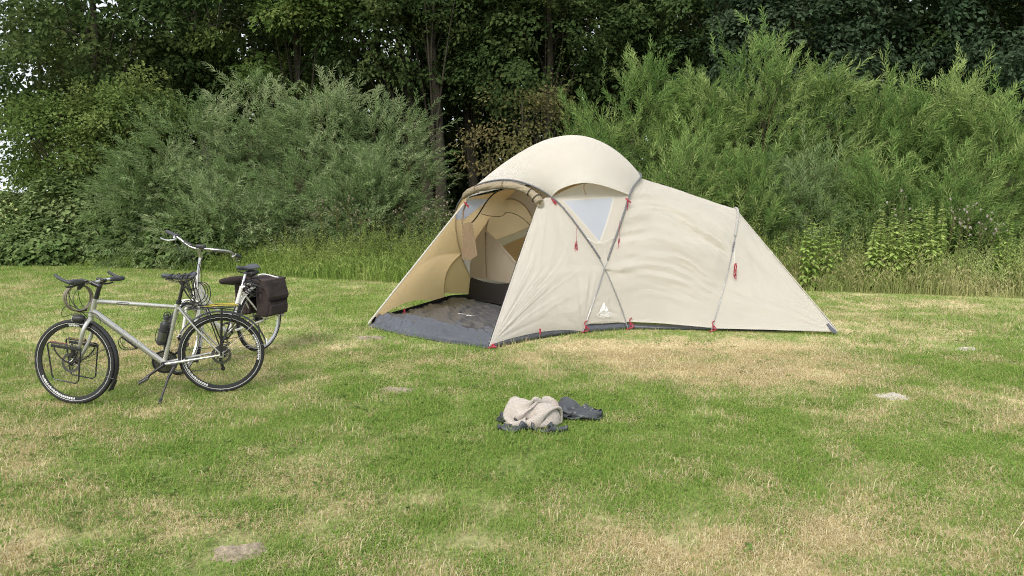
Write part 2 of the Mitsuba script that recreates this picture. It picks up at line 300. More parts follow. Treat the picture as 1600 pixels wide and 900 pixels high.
# small triangle between the pole feet, with the maker's mark
tri = coons(np.linspace(POLE_B[2], POLE_A[2], 12), np.linspace(POLE_B[iB_x], POLE_A[iA_x], 12), POLE_B[2:iB_x + 1], POLE_A[2:iA_x + 1], 40, 60)
tri[:, 0] += V(0, 0, .05) * np.sin(np.pi * np.linspace(0, 1, 40))[:, None]
cloth_panel('tent__foot_panel', tri, 'canvas', lambda u, v: .025 * ridged(u * 3, v * 7 + u, 9) * (1 - v) + fan(u, v, 1, 0, 4, 10, .02) * .5)
# window triangle between the poles, set back under the roof edge
def window_panel(key, a, b, sag, wrinkle):
    t = np.linspace(0, 1, 40)[:, None]
    top = a[-1] * (1 - t) + b[-1] * t + sag * np.sin(np.pi * t)
    return coons(np.linspace(a[0], b[0], 40), top, a, b, 70, 70)
wp = window_panel('w', POLE_A[iA_x:iA_v + 1], POLE_B[iB_x:iB_v + 1], V(0, .06, .17), None)
W3 = [S(888, 314, 9.6), S(972, 309, 9.6), S(940, 379, 9.45)]
def window_hole(W):
    w = [at_pix(x) for x in W]; poly = Polygon(w)
    import shapely
    return lambda c: shapely.contains_xy(poly, *np.array([at_pix(x) for x in c]).T)
def at_pix(x):   # plan coordinates on the window wall (along it, up)
    return (x[0] * .8 + x[1] * .6, x[2])
def flat_piece(poly, wall, off, n=40):
    """A sheet in the outline poly (along, up), lying on the wall grid with an offset along its normals."""
    from scipy.interpolate import LinearNDInterpolator
    import shapely
    uv = np.array([at_pix(x) for x in wall.reshape(-1, 3)]); N = gnormals(wall).reshape(-1, 3)
    if (N @ V(.3, -1, .2)).mean() < 0: N = -N
    F = LinearNDInterpolator(uv, np.hstack([wall.reshape(-1, 3), N]))
    v2, f2 = trimesh.creation.triangulate_polygon(poly, engine='earcut')
    m = trimesh.Trimesh(np.c_[v2, 0 * v2[:, :1]], f2).subdivide_to_size(max(poly.length / n, .003))
    d = F(m.vertices[:, :2]); ok = ~np.isnan(d).any(1)
    d[~ok] = F(np.array(poly.centroid.coords[0]))[0]
    return d[:, :3] + d[:, 3:] * off, m.faces
wpoly = Polygon([at_pix(x) for x in W3])
wall_mesh = cloth_panel('tent__window_panel', wp, 'canvas', lambda u, v: .006 * nz(u * 4, v * 3, 3) + .010 * ridged(u * 14, v * 1.5, 31, 2) * (v < .45) * np.minimum(1, (.45 - v) * 8), hole=window_hole(W3))
put('tent__window', flat_piece(wpoly.buffer(.004), wall_mesh, .004), 'window_film', smooth=True)
lab('tent__window', 'triangular pale bluish clear window')
ring = wpoly.buffer(.012, join_style=2).difference(wpoly.buffer(-.004))
put('tent__window__seam', flat_piece(ring, wall_mesh, .007, 60), 'canvas_roof', smooth=True)
# roof cap: between the front hoop, the rear hoop and the two vent arches
near_arc = spline([POLE_A[iA_v], S(872, 297, 9.62), S(890, 289, 9.56), S(912, 285, 9.53), S(940, 289, 9.57), S(965, 297, 9.66), POLE_B[iB_v]], 60)
far_arc = spline([POLE_A[iA_f], V(-.3, 11.2, 1.72), V(.3, 11.45, 1.82), V(.9, 11.4, 1.85), POLE_B[iB_f]], 60)
cap = coons(POLE_A[iA_v:iA_f + 1], POLE_B[iB_v:iB_f + 1], near_arc, far_arc, 120, 120)
ui, vi = np.meshgrid(np.linspace(0, 1, 120), np.linspace(0, 1, 120), indexing='ij')
# the index i runs across the tent (near to far), j from the front hoop to the rear hoop
cap = cap + V(0, 0, 1) * ((np.sin(np.pi * ui) ** .8) * (np.sin(np.pi * np.clip(vi, 0, 1)) ** .95) * CAP_RISE)[..., None] if False else cap
CAP_RISE = 0.44
bul = np.sin(np.pi * ui) ** 0.75 * np.sin(np.pi * vi ** 1.18) ** 0.9
cap = cap + V(0.02, -.05, 1) * (bul * CAP_RISE)[..., None]
cloth_panel('tent__roof', cap, 'canvas_roof', lambda u, v: .010 * nz(u * 5, v * 5, 2) + .008 * ridged(u * 2 + v, v * 6, 14) * (1 - np.sin(np.pi * u) * .6), 'pale domed roof cap with arched vent edge')
put('tent__roof__backlit_tan', grid(cap[14:-14, 14:-10] - V(.0, .0, .05)), 'backlit_tan', smooth=True)  # added sheet, carries the painted backlight of the roof underside
put('tent__roof__hem', tube(near_arc + V(0, -.004, -.002), .006, 6), 'canvas_roof', smooth=True)
# vent strap
put('tent__vent_strap', tube([S(913, 286, 9.53), S(912, 293, 9.545), S(914, 300, 9.56), S(915, 303, 9.545)], [.011, .011, .009, .012], 6), 'pocket_cloth', smooth=True)
# sleeping tunnel: from the rear hoop (and the front pole's foot) back to the third hoop
c1 = resample(np.vstack([POLE_A[2:iA_x], POLE_B[iB_x:iB_y], POLE_A[iA_y:-2]]), 200)
c2 = resample(POLE_C[1:-1], 200)
s = np.linspace(0, 1, 110)[:, None, None]
from scipy.ndimage import gaussian_filter1d
c1s = gaussian_filter1d(c1, 11, axis=0, mode='nearest'); kk = np.arange(200); wk = np.clip(np.minimum(kk, 199 - kk) / 30.0, 0, 1)[:, None]; c1s = c1s * wk + c1 * (1 - wk); blend_ = np.exp(-s / .035)
tun = (c1[None] * blend_ + c1s[None] * (1 - blend_)) * (1 - s) + c2[None] * s
gh = np.sin(np.pi * np.linspace(0, 1, 200))[None, :, None]
tun = tun + V(0, 0, 1) * np.sin(np.pi * s) * gh * .055 + V(0, .03, 0) * np.sin(np.pi * s) * np.sin(2 * np.pi * np.linspace(0, 1, 200))[None, :, None]
tun[:, 0] += V(0, 0, .012) * np.sin(np.pi * s[:, 0]) + V(0, 0, .02)
def wr4(u, v):
    y = v * 44 + 1.6 * nz(u * 1.6, v * 6, 21) - 1.5 * np.sin(np.pi * u)
    band = np.exp(-((v - .22) / .13) ** 2)
    w = ridged(y, u * .8, 22, 2) * (.5 + 1.1 * meshkit.noise(np.stack([u * 3, v * 8, 0 * u], -1), 4))
    return .17 * w * band + .05 * ridged(v * 75, u * 1.6, 24, 2) * np.exp(-((v - .24) / .2) ** 2) + .012 * nz(u * 3, v * 9, 25) + .025 * ridged(u * 8, v * 30 - u * 6, 26) * np.exp(-v / .06) + fan(u, v * 4, 0, .05, 4, 27, .02)
cloth_panel('tent__tunnel', tun[:, ::-1][:, :], 'canvas', lambda u, v: -wr4(u, 1 - v))
put('tent__tunnel__backlit_tan', grid(tun[6:, 110:-8] + (V(2.2, 10.4, .2) - tun[6:, 110:-8]) * .03), 'backlit_tan', smooth=True)  # added inner sheet, glow of light through the cloth put into its colour
# rear: a cone of cloth from the third hoop to the two tail pegs
cc = resample(POLE_C[1:-1], 160); q = np.linspace(0, 1, 160)
w = np.clip((q - .44) / .12, 0, 1)[:, None]
target = TAIL * (1 - w) + TAIL_F * w
s = np.linspace(0, 1, 90)[:, None, None]
rear = cc[None] * (1 - s * .995) + target[None] * s * .995
rear = rear + V(-.035, .04, -.03) * np.sin(np.pi * s) * (np.sin(np.pi * np.clip(q / .42, 0, 1)))[None, :, None]
rear[:, 0] += V(0, 0, .012)
def wr5(u, v):
    return .055 * ridged(v * 28, u * 1.3, 33, 2) * u ** .7 * (1 - u) * 2.2 * (v < .44) + .010 * nz(u * 3, v * 10, 34) * (1 - u) + .02 * ridged(v * 16 + u * 5, u * 6 - v * 9, 35) * (1 - u) * (v < .42)
cloth_panel('tent__rear_panel', rear[:, ::-1], 'canvas', lambda u, v: wr5(u, 1 - v))
seam = np.array([rear[k, int(.445 * 159)] + V(.006, -.008, .006) for k in range(0, 90)])
put('tent__rear_panel__seam', tube(seam, .005, 5), 'canvas_roof', smooth=True)
nub = S(1205, 395, 9.9)   # small vent hood on the rear seam
put('tent__rear_panel__vent_hood', hull([nub, nub + V(-.09, .05, .05), nub + V(.035, .06, -.005), nub + V(-.02, .28, .01), nub + V(.0, .0, -.05)], .012), 'canvas_roof', smooth=40)
fl = [S(1283, 487, 9.10), S(1289, 505, 8.98), S(1301, 519.5, 8.86), S(1310, 521.5, 8.86), S(1299, 505, 9.0)]
fl = np.array(fl + [np.mean(fl, 0) + V(-.004, -.012, 0)]); put('tent__tail_flap', (np.vstack([fl, fl + V(0, .012, 0)]), np.array([[i, (i + 1) % 5, 5] for i in range(5)] + [[(i + 1) % 5 + 6, i + 6, 11] for i in range(5)])), 'groundsheet_nylon')
# far side of the porch: panel, foot panel, window panel; beige cloth coloured tan as if backlit
door_far = spline([S(733, 309, 10.45), S(660, 400, 9.98), P2], 60)
t = np.linspace(0, 1, 40)[:, None]
bottomF = P2 * (1 - t) + (POLE_B[-2]) * t + V(-.02, .05, 0) * np.sin(np.pi * t) + V(0, 0, .13) * np.sin(np.pi * t) ** 1.2
edgeF = np.vstack([POLE_B[iB_y:][::-1], POLE_A[iA_f:iA_y][::-1]])
farp = coons(bottomF, np.stack([S(733, 309, 10.45), S(728, 309, 10.55), POLE_A[iA_f]]), door_far[::-1], edgeF, 80, 90)
cloth_panel('tent__porch_panel', farp, 'backlit_tan', lambda u, v: .012 * nz(u * 4, v * 4, 41) + .012 * ridged(u * 9 - v * 2, v * 1.5, 42, 2) * u + .006 * ridged(u * 4 + v * 6, v * 3, 43))
wf = window_panel('w', POLE_A[iA_f:iA_y + 1][::-1], POLE_B[iB_f:iB_y + 1][::-1], V(0, .02, .08), None)
WF = [S(733, 313, 10.9), S(758, 312, 11.0), S(739, 350, 11.1)]
def far_hole(c): return (c[:, 2] > 1.3) & (c[:, 2] < 1.60) & ((c[:, 0] * .8 + c[:, 1] * .6) < 6.05 + .55 * (c[:, 2] - 1.2))
wfm = cloth_panel('tent__window_panel', wf, 'backlit_tan', lambda u, v: .01 * nz(u * 4, v * 4, 44), hole=far_hole)
wq = [np.argmin(abs(wfm[..., 2].ravel() - 1.4))]
vs, f = grid(wfm + V(.0, .006, 0)); c = vs[f].mean(1)
put('tent__window', (vs, f[far_hole(c)]), 'window_film', smooth=True)
cloth_panel('tent__foot_panel', coons(np.linspace(POLE_B[-3], POLE_A[-3], 20), np.linspace(POLE_B[iB_y], POLE_A[iA_y], 20), POLE_B[iB_y:-2][::-1], POLE_A[iA_y:-2][::-1], 20, 30), 'backlit_tan')
put('tent__window_trim', tube(spline([S(779, 298, 10.7), S(757, 320, 10.85), S(740, 345, 11.0), S(733, 351, 11.05)], 20), .010, 6), 'cord_dark', smooth=True)
# stretch along the front hoop, above the door
hoopseg = POLE_A[iA_v - 4:iA_f + 5] if iA_v > 4 else POLE_A[iA_v:iA_f]
# poles and sleeves
def sleeve(key, P, r, m): return put(key, tube(P, r, 8), m, smooth=True)
def outward(P): return unit(P - V(.5, 10.6, .2))
for P, i0, i1, ib in ((POLE_A, iA_x + 3, iA_y, iA_x), (POLE_B, iB_x + 3, iB_y, iB_x)):
    k = sleeve('tent__pole', np.vstack([P[0] - V(0, 0, .03), P[:ib + 9]]) + V(0, -.012, .004), .0065, 'pole_alloy')
    put(k + '__sleeve', tube(P[i0:] + outward(P[i0:]) * .014, .0125, 8), 'pole_grey', smooth=True)
k = sleeve('tent__pole', np.vstack([POLE_C[0] - V(0, 0, .03), POLE_C[:46]]) + V(.004, -.012, 0), .0062, 'pole_alloy')
put(k + '__sleeve', tube(POLE_C[36:42] + V(.004, -.013, 0), .011, 8), 'pole_grey', smooth=True)
hoop = unit(POLE_C - V(2.9, 10.5, .3))
put(k + '__sleeve', tube(POLE_C[44:] + hoop[44:] * .010, .017, 8), 'sleeve_grey', smooth=True)
# door rolled up under the front hoop
rl = spline([S(724, 309, 10.42), S(736, 299, 10.25), S(755, 293, 10.08), S(778, 290, 9.95), S(802, 291, 9.85), S(822, 297, 9.76), S(838, 309, 9.66), S(843, 317, 9.62)], 90)
rr = .042 + .012 * (meshkit.noise(np.stack([np.arange(90) * .35, np.zeros(90), np.zeros(90)], -1), 3) - .5)
rr[:6] *= np.linspace(.6, 1, 6); rr[-14:] *= np.linspace(1, 1.35, 14)
v, f = tube(rl, rr, 28)
a = np.arctan2(v[:, 2] - 1.75, v[:, 1]); idx = np.arange(len(v))
v = v + unit(v - np.vstack([np.repeat(rl, 28, 0), rl[:1], rl[-1:]]) + 1e-9) * (.016 * ridged(idx // 28 * .16 + (idx % 28) / 28 * 9, (idx % 28) / 28 * 5, 6, 2))[:, None]
put('tent__rolled_door', (v, f), 'roll_cloth', smooth=True); lab('tent__rolled_door', 'door cloth rolled up into an arched roll above the opening')
e0 = rl[-1]
th = np.linspace(0, 5 * np.pi, 70); ro = np.linspace(.012, .052, 70)
put('tent__rolled_door__roll_end', tube(e0 + V(.0, -.02, -.006) + np.stack([np.cos(th) * ro * .9, -np.abs(ro) * .12, np.sin(th) * ro], 1), .007, 6), 'roll_cloth', smooth=True)
for i in (22, 50, 76, 84):
    tt = unit(rl[min(i + 2, 89)] - rl[i - 2]); x1 = unit(np.cross(tt, V(0, 0, 1))); x2 = np.cross(tt, x1); th = np.linspace(0, 2 * np.pi, 25)[:-1]
    put('tent__rolled_door__strap', tube(rl[i] + (rr[i] + .012) * (np.cos(th)[:, None] * x1 + np.sin(th)[:, None] * x2), .0055, 6, closed=True), 'cord_dark' if i > 70 else 'pocket_cloth', smooth=True)
# door edges: piping and zips
put('tent__door_zip', tube(np.vstack([door_near]) + V(-.006, -.004, 0), .007, 6), 'canvas_roof', smooth=True)
put('tent__door_zip', tube(door_far + V(-.004, -.008, 0), .012, 6), 'canvas_roof', smooth=True)
put('tent__door_zip', tube(door_near[8:] + V(-.018, .0, 0), .004, 5), 'cord_dark', smooth=True)
# groundsheet of the porch, crumpled
gs = coons(np.stack([P2 * (1 - t) + P1 * t for t in np.linspace(0, 1, 20)]), np.stack([V(-.95, 11.75, .02) * (1 - t) + V(1.0, 9.2, .02) * t for t in np.linspace(0, 1, 20)]),
           np.stack([P2, V(-1.45, 10.5, .02), V(-.95, 11.75, .02)]), np.stack([P1, V(.3, 8.65, .02), V(1.0, 9.2, .02)]), 170, 200)
u, v = np.meshgrid(np.linspace(0, 1, 170), np.linspace(0, 1, 200), indexing='ij')
z = .01 + .12 * ridged(u * 5 + v * 2, v * 4 - u * 1.5, 51) + .08 * ridged(u * 9 + v * 3, v * 13 + u * 4, 52) + .03 * nz(u * 3, v * 3, 53)
lip = np.exp(-((v - .075) / .03) ** 2) * (.06 + .05 * meshkit.noise(np.stack([u * 5, 0 * u, 0 * u], -1), 7))
fold = np.exp(-((v - .15 - .06 * np.sin(u * 4)) / .016) ** 2) * .05
ed = np.minimum(1, v * 25) * np.minimum(1, np.minimum(u, 1 - u) * 30)
gs[..., 2] = .004 + (np.maximum(z, -.004) + .012 + lip + fold) * (.15 + .85 * ed)
gs[..., 0] -= .05 * np.sin(u * np.pi) * (1 - v); gs[..., 1] -= .06 * np.sin(u * np.pi) * (1 - v)
gs[:, 0, 2] = -.02
k = put('tent__groundsheet', grid(gs), 'groundsheet_nylon', smooth=True); lab(k, 'crumpled dark grey porch groundsheet')
# upright dark band of the groundsheet along the near side and round the back
band = np.vstack([P1 + V(.05, .06, 0), bottom1[4:-2] + V(.0, .03, 0), POLE_A[1] + V(.02, .04, 0), V(2.42, 9.15, 0), V(3.6, 9.1, 0)])
band[:, 2] = -.02; bb = resample(band, 120); bt = bb + np.stack([0 * bb[:, 0], 0 * bb[:, 0] + .02, np.interp(bb[:, 0], [-.3, .2, 1.3, 1.6, 3.6], [.06, .125, .11, .07, .045])], 1)
put('tent__mud_skirt', grid(np.stack([bb, bb + V(0, -.03, .03), (bb + bt) / 2 + V(0, -.015, .02), bt], 1)), 'groundsheet_nylon', smooth=True)
band2 = resample(np.stack([P2 + V(.02, .05, 0), V(-1.4, 10.55, 0), V(-1.0, 11.6, 0), V(-.3, 11.95, 0)]), 60); band2[:, 2] = .0
put('tent__mud_skirt', grid(np.stack([band2, band2 + V(.01, 0, .05) , band2 + V(0.03, 0, .09)], 1)), 'black_nylon', smooth=True)
# inner tent: cloth wall with an arched door, dark tub below
wa, wb = V(1.05, 9.75, 0), V(-.66, 11.72, 0)
L = np.linalg.norm(wb - wa); ex = unit(wa - wb); en = V(-.66, -.75, 0); en = unit(en - ex * (en @ ex))
def wallpt(a, z): return wb + ex * a + V(0, 0, 1) * z
na, nzz = 90, 90
A_, Z_ = np.meshgrid(np.linspace(0, L, na), np.linspace(0, 1, nzz), indexing='ij')
topz = 1.78 - .9 * np.abs((A_ / L) - .5) ** 2.2 * 2.2
Pw = wb + ex * A_[..., None] + V(0, 0, 1) * (.36 + Z_ * (topz - .36))[..., None]
arch_c, arch_w = .98, .58
def arch_hole(c):
    a = (c - wb) @ ex; z = c[:, 2]
    top = .98 + .62 * np.sqrt(np.maximum(0, 1 - ((a - arch_c) / arch_w) ** 2))
    line = 1.12 - .62 * (a - (arch_c - arch_w))
    return (np.abs(a - arch_c) < arch_w) & (z < top) & (z > line)
Pw = Pw + en * (.018 * ridged(A_ * 2.2, Z_ * 1.4 + A_, 61) + .012 * ridged(A_ * 6 - Z_ * 3, Z_ * 3, 62) - .05 * np.exp(-((A_ - .36) / .03) ** 2) * 0)[..., None]
vs, f = grid(Pw); c = vs[f].mean(1)
k = put('tent__inner_tent', (vs, f[~arch_hole(c)]), 'inner_cloth', smooth=True); lab(k, 'greige inner tent wall with half open arched door')
th = np.linspace(0.02, np.pi, 60)
arch = np.stack([wb + ex * (arch_c - arch_w * np.cos(t_)) + V(0, 0, .98 + .62 * np.sin(t_)) + en * .012 for t_ in th])
put(k + '__door_zip', tube(arch, .008, 6), 'pocket_cloth', smooth=True)
put(k + '__door_zip', tube(np.stack([wallpt(arch_c - arch_w, 1.12) + en * .02, wallpt(arch_c - arch_w + .02, .7) + en * .03, wallpt(arch_c - arch_w + .03, .38) + en * .02]), .007, 6), 'pocket_cloth', smooth=True)
put(k + '__door_edge', tube(np.stack([wallpt(arch_c - arch_w, 1.12) + en * .025, wallpt(arch_c - .2, .90) + en * .02, wallpt(arch_c + .2, .64) + en * .03, wallpt(arch_c + arch_w, .42) + en * .02]), .016, 8), 'inner_cloth', smooth=True)
tubz = np.stack([np.stack([wallpt(a, z) + en * (.05 * (1 - z / .38) + .012 * float(ridged(np.array(a * 5), np.array(z * 3), 63))) for z in np.linspace(0.02, .37 - .05 * abs(np.sin(a * 3)), 14)]) for a in np.linspace(0, L, 70)])
put(k + '__tub', grid(tubz), 'black_nylon', smooth=True)
put(k + '__tub', grid(np.stack([np.stack([wallpt(a, .03 + 0.01*math.sin(a*7+d*9)) - en * d for d in np.linspace(-.02, 2.2, 30)]) for a in np.linspace(0, L, 20)])), 'black_nylon', smooth=True)
far_liner = np.stack([np.stack([wallpt(a, z) - en * (1.9 + .15 * math.sin(a * 3)) for z in np.linspace(.05, 1.25, 12)]) for a in np.linspace(0, L, 20)])
put(k + '__back_wall', grid(far_liner), 'inner_cloth', smooth=True)
for pts in ([S(790, 332, 11.2), S(812, 338, 11.0), S(828, 352, 10.9)], [S(752, 334, 10.9), S(770, 338, 10.8), S(790, 332, 11.2)]):
    put(k + '__cord', tube(spline(pts, 20), .005, 5), 'cord_dark', smooth=True)
# dark pole lines inside the porch, seen through the opening
# hanging pocket by the far door edge
hp = coons(np.stack([S(721, 404, 10.35), S(734, 407, 10.3), S(746, 399, 10.25)]), np.stack([S(722, 350, 10.35), S(732, 347, 10.3), S(738, 348, 10.25)]), np.stack([S(721, 404, 10.35), S(723, 375, 10.33), S(722, 350, 10.35)]), np.stack([S(746, 399, 10.25), S(742, 372, 10.26), S(738, 348, 10.25)]), 30, 30)
cloth_panel('tent__hanging_pocket', hp, 'pocket_cloth', lambda u, v: .02 * ridged(u * 4, v * 1.5, 71)); lab('tent__hanging_pocket', 'brown cloth pocket hanging inside the far door edge')
put('tent__hanging_pocket__tape', tube([S(722, 350, 10.36), S(724, 330, 10.42), S(730, 312, 10.46)], .012, 6), 'pocket_cloth', smooth=True)
# toggles, pegs, guy ropes
def bundle(key, q, n, seed, h, w):
    r = np.random.default_rng(seed); parts = []
    for j in range(n):
        c = q + V(r.uniform(-.3, .3) * w, -.012 - .006 * j, -h * (j + .5) / n)
        th = np.linspace(0, 2 * np.pi, 15)[:-1]
        parts.append(tube(c + np.stack([np.cos(th) * w * r.uniform(.4, .9), np.sin(th * 2) * .008, np.sin(th) * h * r.uniform(.22, .4)], 1), .0042, 5, closed=True))
    k = put(key, join(*parts), 'webbing_red', smooth=True); return k
for i, (a, b, tail) in enumerate((((901, 352, 9.45), (900, 379, 9.4), (902, 414, 9.38)), ((968, 345, 9.55), (967, 378, 9.5), None), ((1147, 388, 9.46), (1148, 414, 9.36), None))):
    k = bundle('tent__guy_rope', S(*b), 5, 80 + i, .15 if i != 1 else .17, .02); lab(k, ('red guy rope bundle hanging by the door panel', 'red guy rope bundle hanging beside the clear window', 'red guy rope bundle hanging from the rear hoop')[i])
    put(k + '__line', tube([S(*a), S(*b) + V(0, -.01, 0)], .0022, 5), 'print_white' if i == 2 else 'webbing_red')
    if tail: put(k + '__line', tube([S(*b) + V(0, -.02, -.14), S(*tail) + V(0, -.02, .02), S(*tail) + V(.01, -.02, 0)], .0025, 5), 'webbing_red')
for q, h in ((POLE_B[0], .14), (POLE_A[0], .14), (POLE_C[0], .13), (P1 - V(0, 0, .02), .04)):
    r = np.random.default_rng(int(abs(q[0]) * 100))
    a = [tube(spline([q + V(.012, -.02, .01), q + V(.05 + .02 * r.random(), -.03, h * .35), q + V(.02, -.012, h * .7), q + V(.05, .01, h)], 14), [.0065] * 14, 6), rbox(q + V(.03, -.02, h * .45), (.022, .012, .042), .005), rod(q + V(-.03, -.05, .0), q + V(.05, .02, .022), .006)]
    put('tent__peg_strap', join(*a), 'webbing_red', smooth=40)
for q in (S(865, 313, 9.68), S(981, 312, 9.70), S(729, 318, 10.4)):
    put('tent__pole_strap', join(tube(spline([q + V(-.03, -.02, .02), q + V(0, -.035, -.01), q + V(.035, -.03, -.035)], 10), .010, 6), rod(q + V(0, -.03, -.02), q + V(-.012 if q[0] > 1 else .03, -.035, -.13 if q[0] > 1 else -.06), .008, .005)), 'webbing_red', smooth=40)
for q in (S(844, 518, 8.6), S(632, 487, 9.9)):
    put('tent__pole_strap', rbox(q, (.02, .012, .07), .004), 'webbing_red', smooth=40)
cl = spline([S(917, 372, 9.47), S(930, 378, 9.44), S(938, 379, 9.43), S(950, 375, 9.46), S(959, 370, 9.5)], 30)
put('tent__bracing_cord', tube(cl + V(0, -.02, 0), .0035, 5), 'print_white', smooth=True)
# printed mark and name on the foot panel
o, lx = S(943, 489, 9.10), unit(POLE_A[2] - POLE_B[2]); ly = unit(POLE_A[iA_x] - (POLE_A[2] + POLE_B[2]) / 2); ln = unit(np.cross(lx, ly))
def mark(polys, off=.016):
    ms = []; polys = [affinity.scale(g, .86, .86, origin=(0, 0)) for g in polys]
    for g in polys:
        for pg in getattr(g, 'geoms', [g]):
            v2, f2 = trimesh.creation.triangulate_polygon(pg, engine='earcut'); ms.append((o + v2[:, :1] * lx + v2[:, 1:2] * ly + ln * off, f2))
    return join(*ms)
th = np.linspace(0, np.pi, 20)
leaf = Polygon(np.r_[np.c_[.024 * np.sin(th), .028 + .125 * th / np.pi], np.c_[-.024 * np.sin(th), .028 + .125 * th / np.pi][::-1]])
wing = Polygon([(-.072, .02), (-.04, .088), (-.026, .05), (-.006, .02)])
ring = affinity.scale(sbox(-1, -1, 1, 1).buffer(.001).intersection(affinity.scale(Polygon(np.c_[np.cos(np.linspace(0, 2 * np.pi, 40)), np.sin(np.linspace(0, 2 * np.pi, 40))]), 1, 1)), .118, .036).buffer(.003)
ring = affinity.translate(ring.difference(ring.buffer(-.006)), 0, -.028)
put('tent__printed_mark', mark([leaf.difference(Polygon([])) , wing, affinity.scale(wing, -1, 1, origin=(0, 0)), ring]), 'print_white'); lab('tent__printed_mark', 'white leaf emblem over an oval')
tm = meshkit.text_mesh('VAUDE', .027, .001, bold=True); tv = np.array(tm.vertices); tv[:, 0] -= tv[:, 0].mean(); tv[:, 1] -= .038
put('tent__printed_name', (o + tv[:, :1] * lx + tv[:, 1:2] * ly + ln * (.016 + tv[:, 2:]), np.array(tm.faces)), 'print_white'); lab('tent__printed_name', 'white lettering VAUDE')
tm = meshkit.text_mesh('VAUDE', .06, .001, bold=True); tv = np.array(tm.vertices); tv[:, :2] -= tv[:, :2].mean(0)
gsn = gnormals(gs); from scipy.spatial import cKDTree
gx_, gy_ = unit(P1 - P2), unit(np.cross(V(0, 0, 1), P1 - P2)); g0 = S(726, 499); tree = cKDTree(gs.reshape(-1, 3)[:, :2])
tv3 = g0 + tv[:, :1] * gx_ + tv[:, 1:2] * gy_; tv3[:, 2] = gs.reshape(-1, 3)[tree.query(tv3[:, :2], k=6)[1], 2].max(1) + .004 + tv[:, 2]
put('tent__groundsheet__printed_name', (tv3, np.array(tm.faces)), 'print_white')

# ---------------------------------------------------------------- vegetation
def leaf_mat(name, cols, trans=0.65, rough=0.5):
    """uv.x runs through the species' leaf colours, uv.y varies each leaf's lightness."""
    cols = [mi.Color3f(*c) for c in cols]
    def fn(p, n, uv):
        c = cols[0]
        for i in range(1, len(cols)):
            c = mix(c, cols[i], dr.clip(uv.x * (len(cols) - 1) - (i - 1), 0, 1))
        return c * (0.7 + 0.6 * uv.y)
    scene[name] = {'type': 'principledthin', 'base_color': proc(fn), 'roughness': rough, 'diff_trans': trans, 'spec_trans': 0.0, 'eta': 1.4}
    return name
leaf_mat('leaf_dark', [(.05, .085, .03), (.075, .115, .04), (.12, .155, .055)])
leaf_mat('leaf_bright', [(0.096, 0.156, 0.042), (0.144, 0.21, 0.06), (0.228, 0.276, 0.09)])
leaf_mat('leaf_blue', [(.055, .095, .05), (.08, .125, .07), (.12, .16, .095)])
leaf_mat('leaf_willow_grey', [(.20, .30, .115), (.295, .40, .185), (.48, .545, .315)])
leaf_mat('leaf_willow_yellow', [(.155, .27, .08), (.26, .385, .12), (.44, .53, .21)])
leaf_mat('leaf_herb', [(.12, .20, .05), (.17, .25, .07), (.22, .28, .09)])
leaf_mat('leaf_bramble', [(0.125, 0.2, 0.062), (0.213, 0.288, 0.112), (0.35, 0.413, 0.2)])
leaf_mat('leaf_dry', [(.13, .145, .05), (.18, .165, .07), (.25, .20, .10)])
leaf_mat('leaf_nettle', [(.30, .42, .11), (.42, .53, .17), (.58, .64, .30)])
leaf_mat('leaf_weed', [(.19, .30, .07), (.29, .40, .10), (.42, .48, .17)])
leaf_mat('leaf_hay', [(.25, .34, .10), (.43, .44, .19), (.60, .54, .31)])
def bark_fn(a, b):
    def fn(p, n, uv): return mix(a, b, fbm(p.x * 14, p.y * 14, p.z * 3, 4)) * (.75 + .5 * noise(p.x * 60, p.y * 60, p.z * 12))
    return proc(fn)
solid('bark', bark_fn((.03, .027, .02), (.085, .075, .055)), .9, spec=.1)
solid('bark_pale', bark_fn((.14, .125, .10), (.32, .29, .24)), .9, spec=.1)
solid('twig', speckle((.11, .10, .05), .3), .8, spec=.1)
solid('flower_mauve', speckle((.31, .275, .25), .4, 90), .8, spec=.1)
solid('flower_seed', speckle((.21, .18, .13), .4, 90), .8, spec=.1)
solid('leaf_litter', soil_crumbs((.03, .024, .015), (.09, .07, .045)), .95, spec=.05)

def leaf_cloud(pos, d, nrm, L, W, tone, seed, fold=.22, curl=.0):
    """Leaves as folded diamonds; all arguments per leaf."""
    r = np.random.default_rng(seed); n = len(pos)
    d = unit(d); nrm = unit(nrm - d * (nrm * d).sum(1, keepdims=True)); s = np.cross(d, nrm)
    L, W = np.broadcast_to(L, n)[:, None], np.broadcast_to(W, n)[:, None]
    mid = pos + d * L * .42
    v = np.stack([pos, mid + s * W / 2 + nrm * W * fold, pos + d * L - nrm * L * curl, mid - s * W / 2 + nrm * W * fold], 1)
    f = (np.array([[0, 1, 2], [0, 2, 3]])[None] + (np.arange(n) * 4)[:, None, None]).reshape(-1, 3)
    uv = np.repeat(np.stack([np.clip(tone, 0, 1), r.random(n)], 1), 4, 0)
    return (v.reshape(-1, 3), f), uv
def merge(parts):
    ms, uvs = zip(*parts); return join(*ms), np.vstack(uvs)
def rand_dir(r, n): return unit(r.normal(size=(n, 3)))

def limbs(base, tips, r0, seed, sag=.0):
    """Branches that leave the trunk line at different heights and end at the tips."""
    r = np.random.default_rng(seed); out = []
    for tip in tips:
        k = r.uniform(.25, .8); st = base[0] + (base[1] - base[0]) * k
        m = st * .45 + tip * .55 + r.normal(0, .18, 3) + V(0, 0, .25)
        out.append(tube(spline([st, m, tip], 7), np.linspace(r0 * .6 * (1.05 - k) + .008, .006, 7), 5, cap=False))
    return join(*out)

